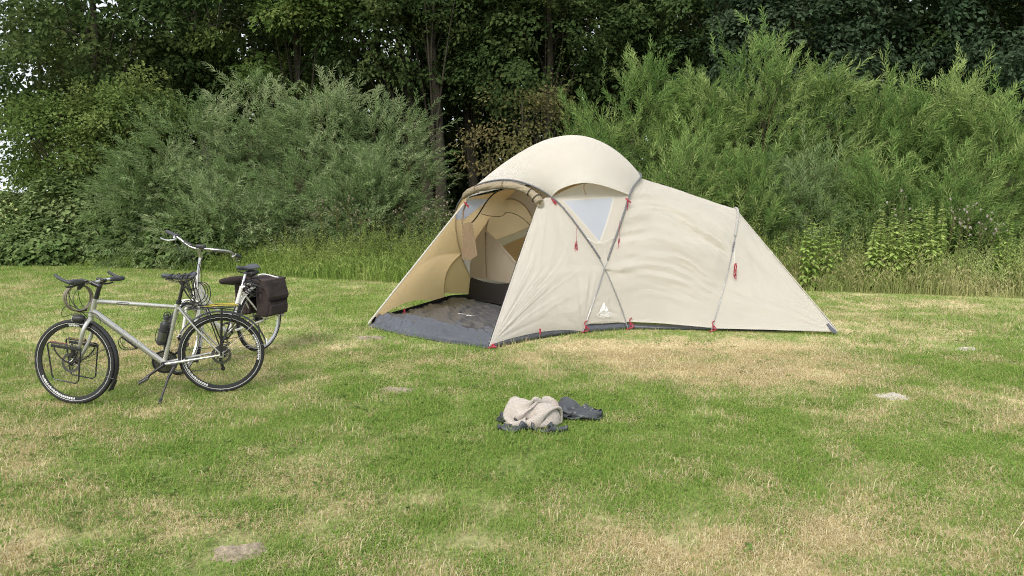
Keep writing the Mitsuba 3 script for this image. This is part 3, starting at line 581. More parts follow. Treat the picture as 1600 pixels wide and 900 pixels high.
def broadleaf(key, x, y, zc, rx, rz, seed, mat='leaf_dark', boughs=30, sprays=13, per=55, leaf=.10, trunk_r=.16, tone=0.0, lean=(0, 0), pale=False, ry=None, foot=None, crown_label=None):
    r = np.random.default_rng(seed); ry = ry or rx * .75
    c = V(x, y, zc)
    foot = V(x - lean[0], y - lean[1], -.1) if foot is None else V(*foot)
    dirs = rand_dir(r, boughs * 2); dirs = dirs[(dirs[:, 1] < .35) | (r.random(len(dirs)) < .35)][:boughs]
    q = r.uniform(.55, 1.0, len(dirs))[:, None]
    bc = c + dirs * q * V(rx, ry, rz)
    n = len(bc)
    sp = np.repeat(bc, sprays, 0) + r.normal(0, 1, (n * sprays, 3)) * V(.62, .55, .42) * (rx / 3.6)
    out = unit(sp - c + V(0, 0, -.2)); st = np.repeat(np.clip(r.normal(.45 + tone, .2, n), 0, 1), sprays) + r.normal(0, .12, n * sprays)
    sn = unit(V(0, 0, 1) * .8 + out * .55 + r.normal(0, .3, out.shape))            # how each spray's plate faces
    m = len(sp)
    P = np.repeat(sp, per, 0); O = np.repeat(out, per, 0); N = np.repeat(sn, per, 0); S_ = np.repeat(st, per)
    a = unit(np.cross(N, rand_dir(r, len(P)))); rad = .34 * np.sqrt(r.random(len(P)))[:, None]
    pos = P + a * rad * V(1, 1, 1) * r.uniform(.6, 1.5, (len(P), 1)) + N * r.normal(0, .06, (len(P), 1)) - V(0, 0, 1) * rad * .25
    d = unit(a + O * .5 + r.normal(0, .35, a.shape) - V(0, 0, .25)); nr = unit(N + r.normal(0, .38, N.shape))
    big = np.where(pos[:, 2] > 8.5, 1.7, 1.0); keep = (pos[:, 2] < 8.5) | (r.random(len(pos)) < .35); keep &= pos[:, 2] > .3
    L = leaf * r.uniform(.7, 1.25, len(pos)) * big
    leaves, uv = leaf_cloud(pos[keep], d[keep], nr[keep], L[keep], L[keep] * .62, S_[keep], seed)
    k = put(key + '__crown', leaves, mat, uv=uv)
    top = c + V(0, 0, rz * .3)
    tl = spline([foot, foot * .6 + top * .4 + V(r.normal(0, .12), r.normal(0, .1), 0), foot * .25 + top * .75 + V(r.normal(0, .2), 0, 0), top], 24)
    tr = np.linspace(trunk_r * 1.1, trunk_r * .35, 24); tr[:2] *= [1.5, 1.2]
    v, f = tube(tl, tr, 12)
    v = v + .03 * unit(v - np.vstack([np.repeat(tl, 12, 0), tl[:1], tl[-1:]]) + 1e-9) * (meshkit.fbm(v * V(7, 7, 2), 3, seed) - .5)[:, None] * trunk_r / .12
    put(key + '__trunk', (v, f), 'bark_pale' if pale else 'bark', smooth=True)
    put(key + '__branches', limbs((foot, top), bc[:min(n, 15)], trunk_r * .5, seed), 'bark_pale' if pale else 'bark', smooth=True)
    labels[key + '__crown'] = {'kind': 'stuff'}

def shoots(base, d, length, per, L, W, seed, spread=.75, droop=.25, tone=None, arch=.25):
    """Leafy shoots: stems from base along d, each with 'per' narrow leaves set round it. Returns (leaves, uv), stems."""
    r = np.random.default_rng(seed); n = len(base); length = np.broadcast_to(length, n)
    bend = unit(np.stack([d[:, 0], d[:, 1], 0 * d[:, 2]], 1) + 1e-6)
    def along(t): return base[:, None] + d[:, None] * (length[:, None] * t)[..., None] + (bend[:, None] * .6 - V(0, 0, .7)) * (length[:, None] * arch * t ** 2)[..., None]
    t = np.linspace(.06, 1, per)[None] + r.uniform(-.02, .02, (n, per))
    P = along(t); tan = unit(along(t + .02) - P)
    a1 = unit(np.cross(tan, V(.31, .2, .93))); a2 = np.cross(tan, a1)
    phi = np.arange(per)[None] * 2.4 + r.uniform(0, 6.3, (n, 1)) + r.normal(0, .3, (n, per))
    rd = a1 * np.cos(phi)[..., None] + a2 * np.sin(phi)[..., None]
    open_ = spread * (1.1 - .6 * t)[..., None]
    ld = unit(tan + rd * open_ - V(0, 0, droop) * r.uniform(.3, 1.2, (n, per, 1)))
    ln = unit(V(0, 0, .75) + unit(V(1, 1, 0) * d)[:, None] * .45 + .35 * rd + r.normal(0, .3, ld.shape))     # leaves turn their faces to the light
    ll = (L * r.uniform(.75, 1.2, (n, 1)) * (np.sin(np.pi * np.clip(t * .8 + .16, 0, 1)) ** .5) * r.uniform(.8, 1.2, (n, per))).ravel()
    tn = np.repeat(r.normal(.45, .2, n) if tone is None else tone, per) + r.normal(0, .1, n * per) + .25 * (t.ravel() - .6)
    lv = leaf_cloud(P.reshape(-1, 3), ld.reshape(-1, 3), ln.reshape(-1, 3), ll, W * (ll / L), tn, seed, fold=.15, curl=.12)
    tt = np.linspace(0, 1, 4)[None] * np.ones((n, 1)); C = along(tt); tg = unit(np.gradient(C, axis=1)); b1 = unit(np.cross(tg, V(.2, .9, .3))); b2 = np.cross(tg, b1)
    w = (np.linspace(1, .3, 4) * .0042)[None, :, None]
    ring = np.stack([C + b1 * w, C - b1 * w * .5 + b2 * w * .87, C - b1 * w * .5 - b2 * w * .87], 2)      # n,4,3,3
    i, j = np.meshgrid(np.arange(3), np.arange(3), indexing='ij'); j2 = (j + 1) % 3
    q = np.stack([i * 3 + j, (i + 1) * 3 + j, (i + 1) * 3 + j2, i * 3 + j2], -1).reshape(-1, 4)
    q = (q[None] + (np.arange(n) * 12)[:, None, None]).reshape(-1, 4)
    return lv, (ring.reshape(-1, 3), np.vstack([q[:, [0, 1, 2]], q[:, [0, 2, 3]]]))

def willow(key, u, vtop, half, y, seed, mat, tufts=44, per_tuft=15, per=30, vfoot=None, leaf=.105, tone=0.0, upright=.75, arch=.25, droop=.25):
    """A bushy willow: tufts of leafy shoots over a rounded frame of branches."""
    r = np.random.default_rng(seed)
    x = (u - 800) / 1164.0 * y; h = at(u, vtop, y)[2]; w = half / 1164.0 * y
    R = V(max(w - .35, .35), max(w * .75, .5), max((h - .55) * .62, .4)); c = V(x, y + .3, h - .5 - R[2])
    d = rand_dir(r, tufts * 3); d = d[((d[:, 1] < .25) | (r.random(len(d)) < .22)) & (d[:, 2] > -.95)][:tufts]
    tc = c + d * R * r.uniform(.72, 1.0, (len(d), 1)); tc[:, 2] = np.maximum(tc[:, 2], .25)
    td = unit(unit(d / R) * .75 + V(0, 0, upright) * r.uniform(.4, 1.3, (len(d), 1)) + r.normal(0, .16, d.shape))
    n = len(tc); T_ = np.clip(r.normal(.45 + tone, .27, n), 0, 1)
    m = r.integers(int(per_tuft * .6), int(per_tuft * 1.5), n)
    b = np.repeat(tc, m, 0) + r.normal(0, 1, (m.sum(), 3)) * V(.2, .2, .24); dd = unit(np.repeat(td, m, 0) + r.normal(0, .27, (m.sum(), 3)))
    tn = np.repeat(T_, m) + r.normal(0, .13, m.sum())
    k = int(tufts * 3.2); fi = rand_dir(r, k); fi = fi[fi[:, 1] < .4]; fb = c + fi * R * r.uniform(.5, .9, (len(fi), 1)); fb[:, 2] = np.maximum(fb[:, 2], .15)   # inner fill
    b = np.vstack([b, fb]); dd = np.vstack([dd, unit(fi * .7 + V(0, 0, .6) + r.normal(0, .35, fi.shape))]); tn = np.r_[tn, r.normal(.3 + tone, .15, len(fi))]
    (lv, uv), st = shoots(b, dd, r.uniform(.38, .85, len(b)), per, leaf, leaf * .135, seed + 1, tone=tn, arch=arch, droop=droop)
    put(key + '__foliage', lv, mat, uv=uv)
    foot = V(x, y + .4, -.05)
    br = [tube(spline([foot + r.normal(0, .18, 3) * V(1, 1, 0), foot * .5 + p * .5 + r.normal(0, .12, 3) + V(0, 0, .1), p], 6), np.linspace(.03, .007, 6), 5, cap=False) for p in tc[:36]]
    put(key + '__branches', join(st, *br), 'twig', smooth=True)
    labels[key + '__foliage'] = {'kind': 'stuff'}; labels[key + '__branches'] = {'kind': 'stuff'}

def mound(key, x, y, w, h, seed, mat, n=5200, leaf=.085, depth=.8, tone=0.0):
    """A low thicket of broad leaves over arching canes."""
    r = np.random.default_rng(seed); d = rand_dir(r, n * 3); d = d[(d[:, 2] > -.05) & ((d[:, 1] < .3) | (r.random(len(d)) < .25))][:n]
    bump = .72 + .5 * (meshkit.fbm(d * 2.6 + seed, 3, seed)) ; q = np.where(r.random(len(d)) < .6, r.uniform(.92, 1.06, len(d)), r.uniform(.55, .95, len(d)))
    pos = V(x, y, 0) + d * V(w, depth, h) * (bump * q)[:, None] + r.normal(0, .03, d.shape)
    nr = unit(d * .7 + V(0, 0, .75) + r.normal(0, .4, d.shape)); ld = unit(np.cross(nr, rand_dir(r, len(d))) + d * .3 - V(0, 0, .3))
    tone_ = .42 + tone + .7 * (meshkit.fbm(pos * 1.7, 2, seed) - .5) + r.normal(0, .14, len(d))
    L = leaf * r.uniform(.6, 1.25, len(d)); lv, uv = leaf_cloud(pos, ld, nr, L, L * .72, tone_, seed)
    put(key + '__foliage', lv, mat, uv=uv)
    cn = [tube(spline([V(x + r.uniform(-w, w) * .6, y + r.uniform(-.3, .5), -.05), p * V(1, 1, .8) + V(0, .1, .1), p], 6), np.linspace(.011, .004, 6), 4, cap=False) for p in pos[r.integers(0, len(pos), 30)]]
    put(key + '__canes', join(*cn), 'twig', smooth=True)
    labels[key + '__foliage'] = {'kind': 'stuff'}; labels[key + '__canes'] = {'kind': 'stuff'}

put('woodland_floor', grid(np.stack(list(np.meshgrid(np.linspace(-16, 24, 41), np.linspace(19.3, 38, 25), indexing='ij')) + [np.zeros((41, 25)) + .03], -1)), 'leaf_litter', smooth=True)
lab('woodland_floor', 'shaded ground under the trees', kind='structure')

m, uv = rosettes(1300, 91); put('lawn_herbs', m, 'leaf_herb', uv=uv); lab('lawn_herbs', 'small clover and plantain leaves scattered in the lawn', 'lawn weeds', kind='stuff')

# the wood behind: front trees
def tx(u, y): return (u - 800) / 1164.0 * y
TREES = [  # u, y, crown centre z, rx, rz, material, tone, trunk radius, pale, label
    (80, 24.5, 5.8, 2.0, 3.6, 'leaf_bright', -.15, .14, False, 'thin leafed tree at the left edge with white sky between its leaves'),
    (165, 21.0, 6.4, 3.5, 3.6, 'leaf_dark', .25, .2, False, 'broad green tree over the brambles at the left'),
    (335, 22.5, 7.6, 3.2, 3.4, 'leaf_dark', -.1, .16, True, 'dark tree with a bare pale branch showing above the grey willow'),
    (470, 21.5, 6.6, 2.4, 3.4, 'leaf_bright', -.05, .16, False, 'brighter green tree rising behind the middle of the grey willows'),
    (668, 21.8, 7.4, 3.0, 3.6, 'leaf_dark', .05, .18, False, 'tree with a thick leaning trunk right of the grey willows'),
    (742, 23.2, 6.6, 2.6, 3.6, 'leaf_dark', -.15, .17, False, 'tree with a slim dark trunk next to the brownish shrub'),
    (850, 22.0, 6.6, 2.9, 3.6, 'leaf_dark', .05, .18, False, 'dark tree above the dome of the tent'),
    (985, 23.0, 7.2, 2.9, 3.6, 'leaf_dark', -.1, .18, False, 'dark tree behind the left end of the yellow green willows'),
    (1110, 22.0, 7.6, 2.9, 3.6, 'leaf_dark', -.2, .18, False, 'very dark tree behind the tallest yellow green willow'),
    (1225, 20.5, 5.6, 2.4, 2.9, 'leaf_blue', .15, .16, False, 'bluish green tree peeping over the willows right of their tallest top'),
    (1350, 20.8, 6.4, 2.6, 3.2, 'leaf_blue', .05, .16, False, 'dull bluish tree above the right hand willows'),
    (1470, 21.5, 7.4, 2.6, 3.4, 'leaf_dark', -.1, .16, False, 'dark tree with brownish gaps high above the right hand willows'),
    (1570, 19.5, 5.6, 2.4, 3.4, 'leaf_blue', .1, .16, False, 'dense green tree at the right edge behind the willows'),
]
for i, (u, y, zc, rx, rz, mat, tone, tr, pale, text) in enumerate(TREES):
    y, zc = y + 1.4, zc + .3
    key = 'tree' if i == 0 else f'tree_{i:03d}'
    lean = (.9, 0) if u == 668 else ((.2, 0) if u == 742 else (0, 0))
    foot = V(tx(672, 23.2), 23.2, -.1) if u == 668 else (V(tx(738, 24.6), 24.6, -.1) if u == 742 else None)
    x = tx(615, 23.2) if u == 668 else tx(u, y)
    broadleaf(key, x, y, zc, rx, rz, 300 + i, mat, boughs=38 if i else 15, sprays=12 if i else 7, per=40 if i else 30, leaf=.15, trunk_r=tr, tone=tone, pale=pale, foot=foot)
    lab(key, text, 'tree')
# twin trunks seen in the gap
for i, (u0, u1, y, rr_, text) in enumerate(((684, 676, 22.6, .17, 'straight trunked tree close behind the leaning trunk'), (762, 700, 24.5, .13, 'slender tree in the dark gap left of the brownish shrub'))):
    key = f'tree_{13 + i:03d}'
    broadleaf(key, tx(u1, y), y, 9.0, 2.6, 3.0, 340 + i, 'leaf_dark', boughs=18, sprays=10, per=34, leaf=.12, trunk_r=rr_, tone=-.15, foot=(tx(u0, y), y, -.1)); lab(key, text, 'tree')
# second row
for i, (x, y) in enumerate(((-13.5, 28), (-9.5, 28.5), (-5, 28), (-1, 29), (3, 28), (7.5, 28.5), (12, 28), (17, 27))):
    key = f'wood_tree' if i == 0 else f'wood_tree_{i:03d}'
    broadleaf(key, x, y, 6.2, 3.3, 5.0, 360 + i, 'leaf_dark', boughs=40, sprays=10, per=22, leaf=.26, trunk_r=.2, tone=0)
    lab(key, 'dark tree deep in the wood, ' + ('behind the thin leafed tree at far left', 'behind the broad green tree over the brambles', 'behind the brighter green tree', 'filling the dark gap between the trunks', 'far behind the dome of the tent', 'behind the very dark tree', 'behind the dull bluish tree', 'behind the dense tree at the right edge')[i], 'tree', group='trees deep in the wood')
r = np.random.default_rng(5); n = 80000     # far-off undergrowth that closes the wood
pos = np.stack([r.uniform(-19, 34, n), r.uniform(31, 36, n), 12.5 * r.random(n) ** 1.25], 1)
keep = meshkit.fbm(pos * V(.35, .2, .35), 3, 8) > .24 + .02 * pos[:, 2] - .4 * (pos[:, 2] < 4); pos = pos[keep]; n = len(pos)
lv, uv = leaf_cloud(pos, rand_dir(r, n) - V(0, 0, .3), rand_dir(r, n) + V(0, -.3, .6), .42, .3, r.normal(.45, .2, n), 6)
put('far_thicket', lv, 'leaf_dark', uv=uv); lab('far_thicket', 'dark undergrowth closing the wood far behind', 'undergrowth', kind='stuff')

# willow bushes
LEFT = [(300, 118, 120, 18.6, 0, 'grey green willow bush, leftmost tall one, behind the first bicycle'), (405, 103, 105, 18.9, .05, 'grey green willow bush with the highest feathery tops left of centre'), (505, 105, 105, 18.6, .1, 'grey green willow bush in the middle of the left hand group'),
        (600, 122, 105, 18.3, .05, 'grey green willow bush reaching out right towards the bare trunks'), (245, 195, 105, 17.9, -.1, 'shorter willow bush above the brambles'), (340, 262, 110, 17.0, .05, 'low spreading willow in front, behind the handlebar of the pale bicycle'),
        (470, 232, 95, 17.3, .0, 'low willow bush with drooping shoots behind the pannier bags'), (575, 235, 90, 17.2, -.05, 'low shadowed willow bush by the tall weeds left of the tent')]
for i, (u, vt, half, y, tone, text) in enumerate(LEFT):
    key = 'grey_willow' if i == 0 else f'grey_willow_{i:03d}'
    willow(key, u, vt, half, y, 400 + i * 3, 'leaf_willow_grey', tufts=52 if i < 4 else 44, per_tuft=15, per=24, tone=tone, leaf=.15); lab(key, text, 'willow bush', group='grey green willows at the left')
RIGHT = [(925, 150, 70, 16.2, 0, 'yellow green willow directly behind the dome of the tent'), (1000, 72, 72, 16.4, .05, 'yellow green willow with two spiky tops right of the dome'), (1092, 92, 72, 16.2, 0, 'yellow green willow between the two highest tops'), (1185, 34, 85, 16.0, .15, 'tallest yellow green willow with its tip near the top of the picture'),
         (1285, 70, 80, 15.8, .05, 'yellow green willow just right of the tallest one'), (1390, 84, 80, 15.6, .0, 'yellow green willow above the nettle clump'), (1480, 84, 75, 15.4, .05, 'rounded yellow green willow above the mauve thistles'), (1565, 140, 80, 14.6, .2, 'bright willow bush at the right edge'),
         (1060, 205, 90, 15.0, .1, 'lower willow showing over the tunnel of the tent'), (1165, 215, 85, 14.8, -.05, 'lower willow behind the rear hoop of the tent'), (1265, 235, 85, 14.6, -.1, 'lower willow with bluish shoots right of the rear hoop'), (1375, 240, 80, 14.4, -.05, 'lower willow right behind the nettle clump'), (1490, 250, 80, 14.2, 0, 'lower willow behind the mauve thistles')]
for i, (u, vt, half, y, tone, text) in enumerate(RIGHT):
    key = 'yellow_willow' if i == 0 else f'yellow_willow_{i:03d}'
    willow(key, u, vt, half, y, 500 + i * 3, 'leaf_willow_grey' if i in (10,) else 'leaf_willow_yellow', tufts=50 if i < 8 else 42, per_tuft=14, per=24, tone=tone, leaf=.155, upright=.95, arch=.08, droop=.08); lab(key, text, 'willow bush', group='yellow green willows at the right')
# brownish shrub by the dome
broadleaf('brown_shrub', tx(815, 16.6), 16.6, 3.3, .95, 1.25, 600, 'leaf_dry', boughs=20, sprays=7, per=13, leaf=.085, trunk_r=.04, tone=0); lab('brown_shrub', 'thin brownish olive shrub with bare twigs left of the dome', 'shrub')
broadleaf('brown_shrub_001', tx(762, 17.2), 17.2, 2.6, .6, .8, 601, 'leaf_dry', boughs=10, sprays=6, per=12, leaf=.08, trunk_r=.03, tone=.1); lab('brown_shrub_001', 'small thin brownish shrub in front of the dark gap', 'shrub')
broadleaf('hazel_shrub', tx(215, 19.4), 19.4, 3.6, 1.3, 1.2, 602, 'leaf_bright', boughs=26, sprays=9, per=34, leaf=.10, trunk_r=.06, tone=.25); lab('hazel_shrub', 'light green broad leafed shrub left of the grey willows', 'shrub')
broadleaf('hazel_shrub_001', tx(105, 19.8), 19.8, 3.0, 1.9, 1.7, 603, 'leaf_bright', boughs=30, sprays=10, per=38, leaf=.10, trunk_r=.06, tone=0); lab('hazel_shrub_001', 'mid green broad leafed shrub above the brambles at far left', 'shrub')
# brambles at the left
for i, (u, y, w, h, text) in enumerate(((25, 19.2, 1.5, 1.75, 'bramble thicket at the far left edge'), (120, 18.8, 1.5, 2.1, 'highest pale leafed bramble mound'), (215, 18.2, 1.4, 1.75, 'bramble mound right below the light green shrub'), (70, 18.0, 1.3, .95, 'low bramble fringe along the mown grass at left'), (300, 17.3, 1.2, 1.15, 'small bramble mound in front of the grey willows'))):
    key = 'bramble' if i == 0 else f'bramble_{i:03d}'
    mound(key, tx(u, y), y, w, h, 620 + i, 'leaf_bramble', n=4200, leaf=.14, tone=(.05, .12, 0, -.1, -.1)[i]); lab(key, text, 'bramble')
# weeds, nettles and thistles along the edge of the lawn
def weeds(key, strip, n, seed, mat, hmin, hmax, leaf, per, text, tone=0, wid=.2, cat='weeds', spread=.9):
    """strip: rows of (x, y, depth) along the edge of the lawn."""
    r = np.random.default_rng(seed); st = np.array(strip, float); t = r.random(n) * (len(st) - 1); i = t.astype(int); q = (t - i)[:, None]
    p = st[i] * (1 - q) + st[i + 1] * q; b = np.stack([p[:, 0], p[:, 1] + r.random(n) ** 1.2 * p[:, 2], 0 * t - .02], 1)
    hh = r.uniform(hmin, hmax, n) * (.65 + .7 * meshkit.noise(b * V(1.3, 1.3, 0), seed)) * (.55 + .45 * np.clip((b[:, 1] - p[:, 1]) / .6, 0, 1))
    d = unit(V(0, 0, 1) + r.normal(0, .16, (n, 3)))
    (lv, uv), s = shoots(b, d, hh, per, leaf, leaf * wid, seed + 1, spread=spread, droop=.25, arch=.12, tone=np.clip(.45 + tone + .8 * (meshkit.fbm(b * 1.1, 2, seed) - .5), 0, 1))
    put(key + '__foliage' if False else key, lv, mat, uv=uv); lab(key, text, cat, kind='stuff')
    k = put(key.replace('weeds', 'weed_stems'), s, 'twig', smooth=True); lab(k, 'thin stems of the ' + text, 'weed stems', kind='stuff')
weeds('green_weeds', [(-6.2, 16.3, 1.0), (-4.4, 15.4, 1.3), (-3.0, 14.9, 1.5), (-1.9, 14.5, 1.5), (-.6, 14.3, 1.3)], 1150, 700, 'leaf_weed', .5, 1.15, .075, 26, 'tall green weeds between the bicycles and the tent', .05)
weeds('low_weeds', [(-13.5, 18.6, .8), (-10.5, 17.7, .8), (-8, 16.9, .8), (-6, 16.2, .8)], 620, 706, 'leaf_weed', .25, .65, .07, 20, 'low weeds under the grey willows at left', 0)
weeds('edge_weeds', [(3.6, 13.9, 1.0), (5.6, 13.2, 1.0), (7.4, 12.6, 1.1), (9.8, 12.0, 1.2)], 1300, 712, 'leaf_nettle', .55, 1.3, .085, 24, 'leafy weeds at the foot of the right hand willows', .1)
def hay(key, strip, n, seed, hmin, hmax, tone, text, mat='leaf_hay'):
    r = np.random.default_rng(seed); st = np.array(strip, float); t = r.random(n) * (len(st) - 1); i = t.astype(int); q = (t - i)[:, None]
    p = st[i] * (1 - q) + st[i + 1] * q; b = np.stack([p[:, 0], p[:, 1] + r.random(n) ** 1.1 * p[:, 2], 0 * t - .02], 1)
    H = r.uniform(hmin, hmax, n) * (.6 + .8 * meshkit.noise(b * V(1.7, 1.7, 0), seed)) * (.45 + .55 * np.clip((b[:, 1] - p[:, 1]) / .35, 0, 1)); az = r.uniform(0, 6.28, n); ln = r.uniform(.1, .75, n)
    d = np.stack([np.cos(az), np.sin(az), 0 * az], 1); sd = np.stack([-np.sin(az + r.normal(0, .7, n)), np.cos(az), 0 * az], 1) * r.uniform(.0025, .0055, n)[:, None]
    pts = [b + d * (H * ln * k ** 2)[:, None] + V(0, 0, 1) * (H * (k - .22 * ln * k ** 2))[:, None] for k in (0, .4, .75, 1)]
    v = np.stack([pts[0] - sd, pts[0] + sd, pts[1] - sd, pts[1] + sd, pts[2] - sd * .8, pts[2] + sd * .8, pts[3]], 1)
    f = (np.array([[0, 1, 3], [0, 3, 2], [2, 3, 5], [2, 5, 4], [4, 5, 6]])[None] + (np.arange(n) * 7)[:, None, None]).reshape(-1, 3)
    tn = tone + .9 * (meshkit.fbm(b * 1.4, 2, seed) - .5) + r.normal(0, .2, n)
    uv = np.repeat(np.stack([np.clip(tn, 0, 1), r.random(n)], 1), 7, 0)
    hd = r.random(n) < .12; e = pts[3][hd]; m = len(e)                      # seed heads
    e = np.repeat(e, 5, 0); dd = unit(np.repeat(d[hd] * .5, 5, 0) + V(0, 0, .8) + r.normal(0, .25, (m * 5, 3)))
    hl = leaf_cloud(e - V(0, 0, .03) + r.normal(0, .018, e.shape), dd, rand_dir(r, m * 5), .06, .014, np.clip(r.normal(.8, .15, m * 5), 0, 1), seed + 1)
    (vv, ff), uvv = merge([((v.reshape(-1, 3), f), uv), hl])
    put(key, (vv, ff), mat, uv=uvv); lab(key, text, 'tall grass', kind='stuff')
hay('tall_grass', [(3.4, 13.45, 1.0), (4.9, 13.05, 1.1), (6.2, 12.55, 1.3), (7.4, 12.2, 1.4), (9.6, 11.7, 1.4)], 9500, 720, .22, .6, .42, 'tall yellowing grass along the lawn edge at right')
hay('tall_grass_left', [(-5.6, 15.6, .8), (-4.4, 14.95, .8), (-3.0, 14.35, .9), (-1.9, 13.95, .9), (-.5, 13.7, .9)], 3800, 724, .25, .6, .45, 'tall green grass fringe left of the tent', 'leaf_weed')
hay('tall_grass_edge', [(-13.6, 18.3, .5), (-10.5, 17.4, .6), (-8, 16.6, .6), (-5.6, 15.7, .6)], 2600, 728, .15, .35, .3, 'low unmown grass below the brambles and grey willows', 'leaf_weed')
def nettle(key, x, y, h, seed, tone):
    r = np.random.default_rng(seed); nodes = int(h / .05); lv = []; b = V(x, y, -.02); ax = unit(V(r.normal(0, .07), r.normal(0, .07), 1))
    z = np.repeat(np.linspace(.12, .98, nodes) + r.normal(0, .018, nodes), 4) + r.normal(0, .012, nodes * 4); k = np.arange(len(z)); phi = (k // 4) * 1.57 + (k % 2) * np.pi + (k % 4 >= 2) * .8 + r.normal(0, .3, len(z))
    P = b + ax * (z * h)[:, None]; o = np.stack([np.cos(phi), np.sin(phi), 0 * phi], 1)
    size = .145 * (1.05 - .75 * z ** 2) * r.uniform(.75, 1.2, len(z)); d = unit(o + V(0, 0, 1) * (.9 * z - .65)[:, None]); nr = unit(V(0, 0, 1) + o * .4 + r.normal(0, .25, o.shape))
    m, uv = leaf_cloud(P, d, nr, size, size * .48, tone + .35 * z + r.normal(0, .1, len(z)), seed, fold=.15, curl=.15)
    put(key + '__leaves', m, 'leaf_nettle', uv=uv); put(key + '__stem', tube([b, b + ax * h], [.006, .003], 5), 'twig'); labels[key + '__leaves'] = {'kind': 'stuff'}
r = np.random.default_rng(77)
for i in range(24):
    key = 'nettle' if i == 0 else f'nettle_{i:03d}'
    u, y = 1355 + i * 5.4 + r.uniform(-6, 6), r.uniform(12.75, 13.35); nettle(key, tx(u, y), y, r.uniform(1.05, 1.62), 740 + i, .3); lab(key, 'pale green upright nettle in the clump behind the tail of the tent', 'nettle', group='nettles in the pale green clump')
for i in range(9):
    key = f'nettle_{24 + i:03d}'
    u, y = 1255 + i * 11 + r.uniform(-6, 6) + (240 if i > 5 else 0), r.uniform(12.9, 13.3); nettle(key, tx(u, y), y, r.uniform(1.0, 1.4), 760 + i, -.05); lab(key, 'darker nettle standing beside the pale clump', 'nettle', group='darker nettles at the foot of the willows')
def thistle(key, x, y, h, seed, heads=16, mat='flower_mauve'):
    r = np.random.default_rng(seed); b = V(x, y, -.02); top = b + V(r.normal(0, .05), r.normal(0, .05), h)
    tips = [b + (top - b) * r.uniform(.72, 1.0) + V(r.normal(0, .13), r.normal(0, .1), r.uniform(.0, .12)) for _ in range(heads)]
    st = [tube([b, (b + top) / 2, top], [.007, .005, .003], 5)] + [tube(spline([b + (top - b) * r.uniform(.5, .8), t * .6 + (b + (top - b) * .85) * .4, t], 5), .0025, 4) for t in tips]
    put(key + '__stem', join(*st), 'twig', smooth=True)
    hd = []
    for t in tips:
        s = r.uniform(.012, .021); hd.append(lathe([(0, -s), (s * .7, -s * .5), (s * .75, .3 * s), (s * 1.15, s * 1.2), (s * .9, s * 1.5), (0, s * 1.3)], t, unit(V(r.normal(0, .4), r.normal(0, .4), 1)), 7))
    put(key + '__flower_heads', join(*hd), mat, smooth=30)
    k = np.linspace(.08, .85, 34); phi = k * 60; o = np.stack([np.cos(phi), np.sin(phi), .35 + 0 * phi], 1)
    m, uv = leaf_cloud(b + (top - b) * k[:, None], o, rand_dir(r, 34) + V(0, 0, 1), .13 * (1.1 - k * .8), .03, r.normal(.45, .15, 34), seed)
    put(key + '__leaves', m, 'leaf_weed', uv=uv); labels[key + '__leaves'] = {'kind': 'stuff'}; labels[key + '__flower_heads'] = {'kind': 'stuff'}
TH = [(1478, 12.8, 1.5), (1497, 12.7, 1.38), (1512, 12.9, 1.42), (1528, 12.7, 1.3), (1545, 12.8, 1.2), (1412, 13.2, 1.65)]
for i, (u, y, h) in enumerate(TH):
    key = 'thistle' if i == 0 else f'thistle_{i:03d}'
    thistle(key, tx(u, y), y, h, 780 + i, 8); lab(key, 'thistle with mauve flower heads right of the nettle clump', 'thistle', group='thistles at the right')
for i, (u, y, h) in enumerate([(505, 15.9, 1.45), (528, 15.8, 1.55), (548, 15.9, 1.6), (562, 15.6, 1.35), (640, 15.3, 1.35), (662, 15.2, 1.45), (683, 15.2, 1.55), (700, 15.3, 1.5)]):
    key = f'thistle_{6 + i:03d}'
    thistle(key, tx(u, y), y, h, 790 + i, 12, 'flower_seed'); lab(key, 'thistle going to seed among the weeds left of the tent', 'thistle', group='thistles left of the tent')

# ---------------------------------------------------------------- bicycles
solid('frame_silver', speckle((.56, .55, .515), .06, 120), .30, metallic=.65, clearcoat=.6, clearcoat_gloss=.9)
solid('frame_white', speckle((.70, .68, .62), .05, 120), .32, clearcoat=.5)
solid('rubber', speckle((.022, .022, .023), .25, 90), .7)
solid('black_metal', (.02, .02, .021), .35)
solid('black_plastic', (.03, .03, .032), .45)
solid('dark_grip', (.055, .06, .065), .6)
solid('saddle_grey', speckle((.065, .07, .08), .2, 60), .5)
solid('alloy', (.66, .66, .65), .25, metallic=1.0)
solid('alloy_dull', (.42, .42, .41), .35, metallic=1.0)
solid('steel_dark', (.16, .155, .15), .4, metallic=.9)
solid('reflective_white', (.78, .78, .76), .4)
solid('cable_beige', speckle((.19, .165, .125), .2, 90), .4)
solid('strap_yellow', (.52, .40, .06), .6)
solid('reflector_red', (.55, .06, .02), .2)
solid('bag_brown', proc(lambda p, n, uv: mix((.032, .025, .024), (.062, .048, .045), fbm(p.x * 16, p.y * 16, p.z * 16, 3)) * (.85 + .3 * noise(p.x * 260, p.y * 260, p.z * 260))), .85, spec=.2)
solid('rail_red', (.22, .05, .035), .4)
solid('bag_brown_inside', (.012, .010, .011), .9, spec=.1)
solid('grey_print', (.23, .225, .22), .4)

